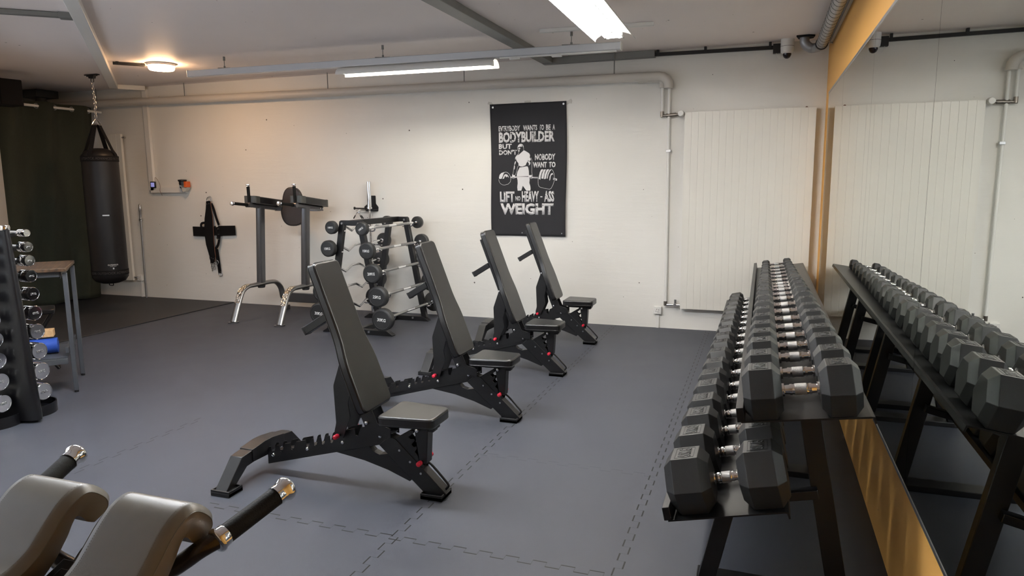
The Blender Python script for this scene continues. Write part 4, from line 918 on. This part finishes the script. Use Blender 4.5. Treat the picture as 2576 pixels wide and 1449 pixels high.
# rolled mat and wooden block on the lower shelf
def w2(x, y): c_, s_ = math.cos(ang), math.sin(ang); return (-5.076+x*c_-y*s_, 3.893+x*s_+y*c_)
p = w2(0.20, 0.24); g = G(); pts = []
for k in range(90):
    a = k*2*PI/22; r_ = 0.020+0.0115*a/(2*PI)*1.0; pts.append((r_*math.cos(a), r_*math.sin(a)))
inner = [((abs(math.hypot(*q))-0.0085)*q[0]/math.hypot(*q), (math.hypot(*q)-0.0085)*q[1]/math.hypot(*q)) for q in pts]
prof = pts+inner[::-1]
mt = thing('rolled_mat', (p[0], p[1], 0.287+0.068), 'rolled up ribbed blue exercise mat on the lower shelf of the bar table', 'exercise mat', rz=ang)
R1 = [mt_ for mt_ in pts]; g = G()
ys = [-0.16+0.5*k/80 for k in range(81)]; rings = [[(x*(1+0.02*(k % 2)), y, z*(1+0.02*(k % 2))) for x, z in prof] for k, y in enumerate(ys)]
g.loft(rings, caps=False)
for yy in (-0.16, 0.34):
    for k in range(len(pts)-1):
        vs = [g.bm.verts.new((a[0], yy, a[1])) for a in (pts[k], pts[k+1], inner[k+1], inner[k])]; g.bm.faces.new(vs)
build(g, 'foam_roll', 'blue', mt, smooth=40, matrix=Matrix.Rotation(0.0, 4, 'Z'))
p = w2(0.22, 0.22); o = tag(build(G().box((0, 0, 0), (0.10, 0.24, 0.055)), 'wooden_block', 'pine', bev=0.003), 'pale wooden block lying on top of the rolled blue mat', 'block')
o.location = (p[0], p[1], 0.287+0.068*2+0.030); o.rotation_euler = (0, 0, ang)
# dark folding stool behind
t = thing('folding_stool', (-6.05, 4.35, 0), 'small dark folding stool in the shade behind the bar table', 'stool', rz=0.9)
build(G().prism(rounded([(-0.17, -0.15), (0.17, -0.15), (0.17, 0.15), (-0.17, 0.15)], 0.05), 0.50, 0.54, 'xy'), 'seat', 'black', t, bev=0.008)
for s_ in (-1, 1):
    build(G().tube([(-0.16, s_*0.12, 0.0), (0.15, s_*0.12, 0.50)], 0.012, 10), 'leg', 'black', t)
    build(G().tube([(0.16, s_*0.13, 0.0), (-0.15, s_*0.13, 0.50)], 0.012, 10), 'leg', 'black', t)
build(G().tube([(-0.16, -0.12, 0.012), (-0.16, 0.12, 0.012)], 0.012, 10).tube([(0.16, -0.13, 0.012), (0.16, 0.13, 0.012)], 0.012, 10), 'foot_bar', 'black', t)

# ================================================================== CHROME DUMBBELL TOWER
tx, ty = -4.895, 3.30
t = thing('dumbbell_tower', (tx, ty, 0), 'glossy black tower stand with silver cap holding chrome dumbbells', 'dumbbell tower')
gb = mat('glossy_black_paint', (0.006, 0.006, 0.0075), 0.30, spec=0.35); MT['gloss'] = gb
def oval(rx, ry, z): return [(rx*math.cos(2*PI*k/48), ry*math.sin(2*PI*k/48), z) for k in range(48)]
build(G().loft([oval(0.272, 0.078, 0.02), oval(0.272, 0.078, 0.08), oval(0.158, 0.060, 1.32)]), 'column', 'gloss', t, smooth=40)
build(G().loft([oval(0.162, 0.064, 1.32), oval(0.165, 0.066, 1.335), oval(0.160, 0.062, 1.352)]), 'top_cap', 'chrome', t, smooth=40)
def ringpath(cx_, cy_, r_): return [(cx_+r_*math.cos(2*PI*k/36), cy_+r_*math.sin(2*PI*k/36)) for k in range(36)]
for k, (dx, dy) in enumerate(((0.005, 0.12), (0.005, -0.13), (-0.19, 0.0))):
    out_, in_ = ringpath(dx, dy, 0.168), ringpath(dx, dy, 0.160); g = G()
    g.loft([[(x, y, 0.0) for x, y in out_], [(x, y, 0.075) for x, y in out_], [(x, y, 0.075) for x, y in in_], [(x, y, 0.02) for x, y in in_]], caps=False)
    g.prism(ringpath(dx, dy, 0.161), 0.0, 0.022, 'xy'); build(g, 'base_tray', 'gloss', t, smooth=40)
zr = [1.291, 1.195, 1.10, 0.993, 0.868, 0.733, 0.601, 0.461, 0.316, 0.167]
for sy in (0.135, -0.145):
    for z in zr:
        rc = 0.076-(z-0.08)/1.24*0.018; q_ = 1 if sy > 0 else -1; build(G().bar((0.0, q_*(rc-0.03), z-0.022), (0.0, q_*(abs(sy)+0.018), z-0.022), 0.05, 0.014), 'saddle', 'blackp', t, bev=0.003)
kgs = [1, 2, 3, 4, 5, 6, 7, 8, 9, 10]
for side, (sy, where) in enumerate(((0.140, 'side facing the bar table'), (-0.150, 'side facing the camera'))):
    for i, z in enumerate(zr):
        r = 0.030+0.031*min(1, (i+0.5)/8.0) if i else 0.026
        xe = 0.145+0.0*i; L = 0.075+0.004*i
        db = thing('chrome_dumbbell', (tx, ty+sy, z), 'round chrome dumbbell on the tower, %s, %s from the top' % (where, ords[i]), 'dumbbell', 'chrome dumbbells on the tower')
        build(G().cyl((-xe+0.03, 0, 0), (xe-0.03, 0, 0), 0.013, n=16), 'handle', 'chrome', db)
        for s_ in (-1, 1):
            e = s_*(xe+0.0); b_ = s_*(xe-L)
            pr = [(0, b_), (r*0.90, b_), (r, b_+s_*0.005), (r, b_+s_*L*0.42), (r*0.965, b_+s_*L*0.44), (r, b_+s_*L*0.47), (r, e-s_*0.006), (r*0.93, e), (r*0.86, e), (r*0.85, e-s_*0.002), (0, e-s_*0.002)]
            hd = build(G().lathe(pr, ax='x', n=36), 'head', 'chrome', db, smooth=30)
            if s_ > 0:
                text_mesh('%dKG' % kgs[i], 'weight_number', 'steel', (-r*0.42, r*0.42, -r*0.16, r*0.16), 0.0012, 0.01, hd, lambda u, v, w_, e=e: (e-0.002+w_, u, v))

# ================================================================== BACK EXTENSION BENCH in the near corner
t = thing('back_extension_bench', (-1.163, 0, 0), 'back extension bench with two grey-brown vinyl pads and black foam handles, closest to the camera', 'gym machine')
TP = [(0.56, 0.898), (0.64, 0.905), (0.70, 0.915), (0.776, 0.930), (0.82, 0.950), (0.85, 0.978), (0.875, 1.002), (0.90, 1.020), (0.925, 1.029), (0.947, 1.028), (0.970, 1.012), (0.988, 0.990), (0.988, 0.972), (0.968, 0.960), (0.944, 0.953)]
BT = [(0.56, 0.840), (0.64, 0.846), (0.706, 0.853), (0.786, 0.872), (0.832, 0.893), (0.862, 0.916), (0.880, 0.936), (0.892, 0.951), (0.900, 0.964), (0.906, 0.973), (0.912, 0.978), (0.920, 0.975), (0.926, 0.968), (0.930, 0.962), (0.934, 0.957)]
TPs = smooth_path([(0, y, z) for y, z in TP], 4); BTs = smooth_path([(0, y, z) for y, z in BT], 4)
for q in (-1, 1):
    inner_x, outer_x = 0.042, 0.217
    def xe(y, inner):
        f = max(0, min(1, (0.83-y)/0.27))
        if inner: return inner_x+0.055*f**1.6+(0.010*max(0, (y-0.90)/0.08))*0
        return outer_x-0.030*f**2
    g = G(); n = len(TPs); m_ = 14; V = []
    for i in range(n):
        a_, b_ = xe(TPs[i].y, True), xe(TPs[i].y, False); row = []
        for k in range(m_+1):
            f = k/m_; e = min(f, 1-f)/0.5
            dr = 0.010*(1-min(1, e/0.16))**2.2                 # rolled edges
            x = a_+(b_-a_)*f; p = TPs[i].lerp(BTs[i], dr/0.045)
            row.append((q*x, p.y, p.z))
        V.append(row)
    g = G(); T_ = [[g.bm.verts.new(p) for p in r] for r in V]
    for i in range(n-1):
        for k in range(m_): g.bm.faces.new((T_[i][k], T_[i+1][k], T_[i+1][k+1], T_[i][k+1]))
    top_ = build(g, 'pad', 'greypad', t, smooth=60)
    # side and underside skin
    g = G(); S = []
    for i in range(n):
        a_, b_ = xe(TPs[i].y, True), xe(TPs[i].y, False); p, b = TPs[i].lerp(BTs[i], 0.010/0.045), BTs[i]
        mid = p.lerp(b, 0.5)
        S.append([g.bm.verts.new(v) for v in ((q*a_, p.y, p.z), (q*(a_-0.001), mid.y, mid.z), (q*(a_+0.006), b.y, b.z), (q*(b_-0.006), b.y, b.z), (q*(b_+0.001), mid.y, mid.z), (q*b_, p.y, p.z))])
    for i in range(n-1):
        for k in range(5): g.bm.faces.new((S[i][k], S[i+1][k], S[i+1][k+1], S[i][k+1]))
    g.bm.faces.new(S[-1]); g.bm.faces.new(S[0])
    build(g, 'side_panel', 'tanpad', top_, smooth=50)
    for inner in (True, False):
        pl = [Vector((q*(xe(TPs[i].y, inner)), *(TPs[i].lerp(BTs[i], 0.0095/0.045))[1:])) for i in range(n)]
        build(G().tube(pl, 0.0009, 6), 'edge_piping', 'piping', top_)
        g = G(); step = 0; acc = 0
        for i in range(n-1):
            a_ = TPs[i]; b_ = TPs[i+1]; k = max(1, int((b_-a_).length/0.0034))
            for j in range(k):
                p = a_.lerp(b_, j/k); d = (b_-a_).normalized(); up_ = Vector((1, 0, 0)).cross(d); up_ = up_ if up_.z > 0 else -up_
                s_ = Vector((q*(xe(p.y, inner)+(0.021 if inner else -0.021)), p.y, p.z))
                g.bar(s_, s_+d*0.0018, 0.0006, 0.0006, up_)
        build(g, 'stitching', 'piping', top_, smooth=0)
    # handle
    hx = q*0.280; hb = q*0.249; A1 = Vector((hx, 1.085, 0.9935)); A0 = Vector((hb, 0.958, 0.960))
    gr = build(G().cyl(A1, A0, 0.0190, n=28), 'foam_grip', 'foam', t)
    d = (A1-A0).normalized()
    Mx = Matrix.Translation(A1) @ d.to_track_quat('Z', 'Y').to_matrix().to_4x4()
    build(G().lathe([(0, -0.006), (0.0205, -0.006), (0.0205, 0.002), (0.0195, 0.006), (0.0215, 0.012), (0.0245, 0.018), (0.0245, 0.024), (0.021, 0.030), (0.012, 0.033), (0, 0.0335)], n=32), 'chrome_end', 'chrome', gr, smooth=50, matrix=Mx)
    Mx = Matrix.Translation(A0) @ d.to_track_quat('Z', 'Y').to_matrix().to_4x4()
    build(G().lathe([(0, -0.010), (0.020, -0.010), (0.0235, -0.007), (0.0235, -0.002), (0.0205, 0.0), (0.0205, 0.010), (0.0195, 0.013), (0, 0.013)], n=32), 'chrome_collar', 'chrome', gr, smooth=50, matrix=Mx)
    build(G().tube(smooth_path([A0, (q*0.238, 0.942, 0.955), (q*0.221, 0.930, 0.944), (q*0.196, 0.923, 0.925), (q*0.169, 0.915, 0.909), (q*0.10, 0.90, 0.890), (0, 0.885, 0.882)], 5), 0.0165, 20), 'handle_tube', 'darktube', t)
g = G(); g.bar((0, 0.86, 0.895), (0, 0.60, 0.80), 0.05, 0.03, (0, -0.34, 0.94)); g.bar((0, 0.88, 0.90), (0, 0.84, 0.885), 0.085, 0.03, (0, 0, 1)); g.bar((0, 0.80, 0.86), (0, 0.77, 0.85), 0.12, 0.03, (0, 0, 1)); build(g, 'pad_carrier', 'black', t, bev=0.002)
build(G().tube(smooth_path([(0.018, 0.875, 0.905), (0.018, 0.90, 0.925), (0, 0.91, 0.932), (-0.018, 0.90, 0.925), (-0.018, 0.875, 0.905)]), 0.005, 8), 'release_lever', 'black', t)
build(G().bar((0, 0.74, 0.84), (0, 0.35, 0.05), 0.06, 0.08, (0, 1, 0)), 'upright', 'graphite', t, bev=0.006)
build(G().bar((0, 0.85, 0.03), (0, -0.55, 0.03), 0.07, 0.06), 'base_beam', 'graphite', t, bev=0.006)
build(G().bar((-0.33, 0.85, 0.03), (0.33, 0.85, 0.03), 0.07, 0.06), 'cross_foot', 'graphite', t, bev=0.006)
build(G().bar((-0.25, -0.55, 0.03), (0.25, -0.55, 0.03), 0.07, 0.06), 'cross_foot', 'graphite', t, bev=0.006)

# ================================================================== DIPPING BELT on the wall
t = thing('dipping_belt', (-7.10, YB, 0), 'black leather lifting belt with straps and chain hanging on the back wall', 'lifting belt')
lens = [(0.015, 1.40), (-0.035, 1.39), (-0.045, 1.30), (-0.080, 1.16), (-0.095, 1.05), (-0.100, 0.93), (-0.088, 0.80), (-0.065, 0.72), (-0.045, 0.65), (-0.03, 0.55), (0.0, 0.545), (0.035, 0.57), (0.055, 0.64), (0.048, 0.70), (0.045, 0.86), (0.050, 1.05), (0.052, 1.20), (0.038, 1.33), (0.035, 1.39)]
bl = build(G().prism(lens, -0.065, -0.052, 'xz'), 'belt', 'webbing', t, bev=0.003)
build(G().tube([(x+0.004, -0.058, z) for x, z in ((0.035, 1.39), (0.038, 1.33), (0.052, 1.20), (0.050, 1.05), (0.045, 0.86), (0.048, 0.70), (0.055, 0.64), (0.035, 0.57))], 0.004, 6), 'leather_edge', 'brown', bl)
g = G(); g.prism([(-0.325, 0.915), (-0.325, 1.045), (-0.1, 1.04), (0.0, 1.02), (0.16, 1.06), (0.395, 1.065), (0.395, 0.935), (0.16, 0.925), (0.0, 0.94), (-0.1, 0.91)], -0.036, -0.026, 'xz'); build(g, 'waist_strap', 'webbing', t, bev=0.003)
for pts, wd in (([(0.03, -0.04, 1.36), (0.06, -0.04, 1.30), (0.10, -0.04, 1.16), (0.135, -0.04, 1.07)], 0.018), ([(0.14, -0.04, 1.06), (0.13, -0.045, 0.90), (0.10, -0.045, 0.80), (0.05, -0.045, 0.74)], 0.018), ([(-0.09, -0.04, 1.10), (-0.15, -0.045, 1.09), (-0.165, -0.045, 1.05), (-0.13, -0.04, 0.98)], 0.016), ([(0.05, -0.035, 1.05), (0.08, -0.04, 1.0), (0.12, -0.045, 0.88)], 0.02), ([(0.06, -0.035, 0.74), (0.07, -0.03, 0.60), (0.085, -0.03, 0.41)], 0.026)):
    P = smooth_path(pts, 4); g = G(); rg = []
    for i, p in enumerate(P):
        d = (P[min(i+1, len(P)-1)]-P[max(i-1, 0)]); d.y = 0; n_ = Vector((-d.z, 0, d.x)).normalized()*wd; e = Vector((0, 0.0025, 0)); rg.append([p-n_-e, p+n_-e, p+n_+e, p-n_+e])
    g.loft(rg); build(g, 'strap', 'webbing', t)
def chain(t, x0, z0, z1, y, dx=0, r=0.004, R_=0.010, m='darksteel'):
    g = G(); k = 0; n = int((z0-z1)/(R_*2.9))
    for k in range(n): g.link((x0+dx*k/n, y, z0-(z0-z1)*k/n), r, R_, (0, 0, (k % 2)*PI/2+0.3))
    return build(g, 'chain', m, t)
chain(t, -0.075, 0.74, 0.42, -0.03, 0.04, 0.0035, 0.011)
chain(t, 0.01, 0.56, 0.44, -0.04, 0.0, 0.0035, 0.012)
g = G(); g.tube([(0.095+0.034*math.cos(a), -0.03, 0.395+0.030*math.sin(a)) for a in [2*PI*k/20 for k in range(20)]], 0.004, 8, closed=True); g.tube([(0.06+0.03*math.cos(a), -0.05, 0.56+0.03*math.sin(a)) for a in [2*PI*k/20 for k in range(20)]], 0.004, 8, closed=True)
g.tube([(0.0+0.036*math.cos(a), -0.05, 1.40+0.045*math.sin(a)) for a in [2*PI*k/20 for k in range(20)]], 0.004, 8, closed=True); g.tube([(0.012+0.03*math.cos(a), -0.04, 1.41+0.05*math.sin(a)) for a in [2*PI*k/20 for k in range(20)]], 0.003, 8, closed=True); g.tube([(-0.055+0.014*math.cos(a), -0.04, 1.27+0.06*math.sin(a)) for a in [2*PI*k/20 for k in range(20)]], 0.003, 8, closed=True)
build(g, 'metal_ring', 'steel', t)
g = G()
for x, z in ((0.135, 1.02), (0.135, 0.945), (0.10, 0.895), (0.128, 0.88), (-0.02, 1.355), (0.015, 1.36), (-0.01, 0.62), (0.02, 0.61)): g.cyl((x, -0.066, z), (x, -0.045, z), 0.007, n=10)
build(g, 'rivet', 'steel', t)
build(G().cyl((0.0, -0.07, 1.445), (0, -0.002, 1.445), 0.005, n=8), 'wall_hook', 'steel', t)

# ================================================================== WALL BAR HOLDER and barbell
t = thing('wall_bar_holder', (-4.60, YB, 0), 'black wall bracket holding an upright chrome barbell behind the A frame rack', 'wall bracket')
build(G().prism(rounded([(-0.085, 1.265), (0.085, 1.265), (0.09, 1.32), (0.055, 1.36), (0.055, 1.46), (-0.055, 1.46), (-0.055, 1.36), (-0.11, 1.32)], 0.01), -0.012, 0.0, 'xz'), 'back_plate', 'black', t)
g = G(); g.box((0, -0.07, 1.285), (0.17, 0.12, 0.008)); g.cyl((-0.06, -0.03, 1.30), (-0.215, -0.05, 1.305), 0.008); g.cyl((-0.215, -0.05, 1.305), (-0.23, -0.052, 1.305), 0.018); build(g, 'shelf_hook', 'black', t, bev=0.002)
b = thing('upright_barbell', (-4.585, YB-0.09, 0), 'chrome barbell standing upright in the black wall bracket', 'barbell')
build(G().cyl((0, 0, 0.43), (0, 0, 1.30), 0.0145, n=16), 'shaft', 'chrome', b)
build(G().lathe([(0, 1.30), (0.034, 1.30), (0.034, 1.32), (0.026, 1.322), (0.026, 1.63), (0.022, 1.635), (0, 1.635)]), 'sleeve', 'chrome', b, smooth=30)
build(G().lathe([(0, 0.0), (0.026, 0.0), (0.026, 0.41), (0.034, 0.412), (0.034, 0.43), (0, 0.43)]), 'sleeve', 'chrome', b, smooth=30)
c_ = thing('spring_clips', (-4.775, YB-0.055, 1.25), 'pair of chrome spring collars with black grips hanging from the wall bracket', 'barbell collars')
c_.scale = (0.7, 0.7, 0.7)
g = G()
for dy in (-0.012, 0.012): g.tube([(0.028*math.cos(a), dy, 0.030+0.030*math.sin(a)) for a in [2*PI*k/24 for k in range(24)]], 0.0035, 8, closed=True)
for s_ in (-1, 1):
    for k in (0, 1): g.cyl((s_*0.012, 0.01*(k*2-1), 0.002), (s_*(0.055+0.012*k), 0.01*(k*2-1), -0.055), 0.0035, n=8)
build(g, 'spring', 'chrome', c_)
for s_ in (-1, 1):
    for k in (0, 1): build(G().cyl((s_*(0.05+0.012*k), 0.01*(k*2-1), -0.05), (s_*(0.085+0.016*k), 0.01*(k*2-1), -0.105), 0.0085, n=10), 'grip', 'foam', c_)

# ================================================================== STEEL POLE by the radiator
p = thing('leaning_pole', (-8.345, YB-0.05, 0), 'thin steel bar with collar standing against the back wall near the punching bag', 'bar', rot=(-0.012, 0, 0))
build(G().cyl((0, 0, 0), (0, 0, 1.20), 0.013, n=14), 'shaft', 'steel', p)
build(G().lathe([(0, 1.14), (0.016, 1.14), (0.016, 1.25), (0.019, 1.26), (0.014, 1.34), (0.008, 1.352), (0, 1.352)], n=16), 'sleeve', 'steel', p)
g = G(); g.lathe([(0, 1.115), (0.024, 1.115), (0.024, 1.15), (0, 1.15)], n=16); g.cyl((0, -0.03, 1.13), (0.05, -0.03, 1.14), 0.005); build(g, 'collar', 'steel', p)
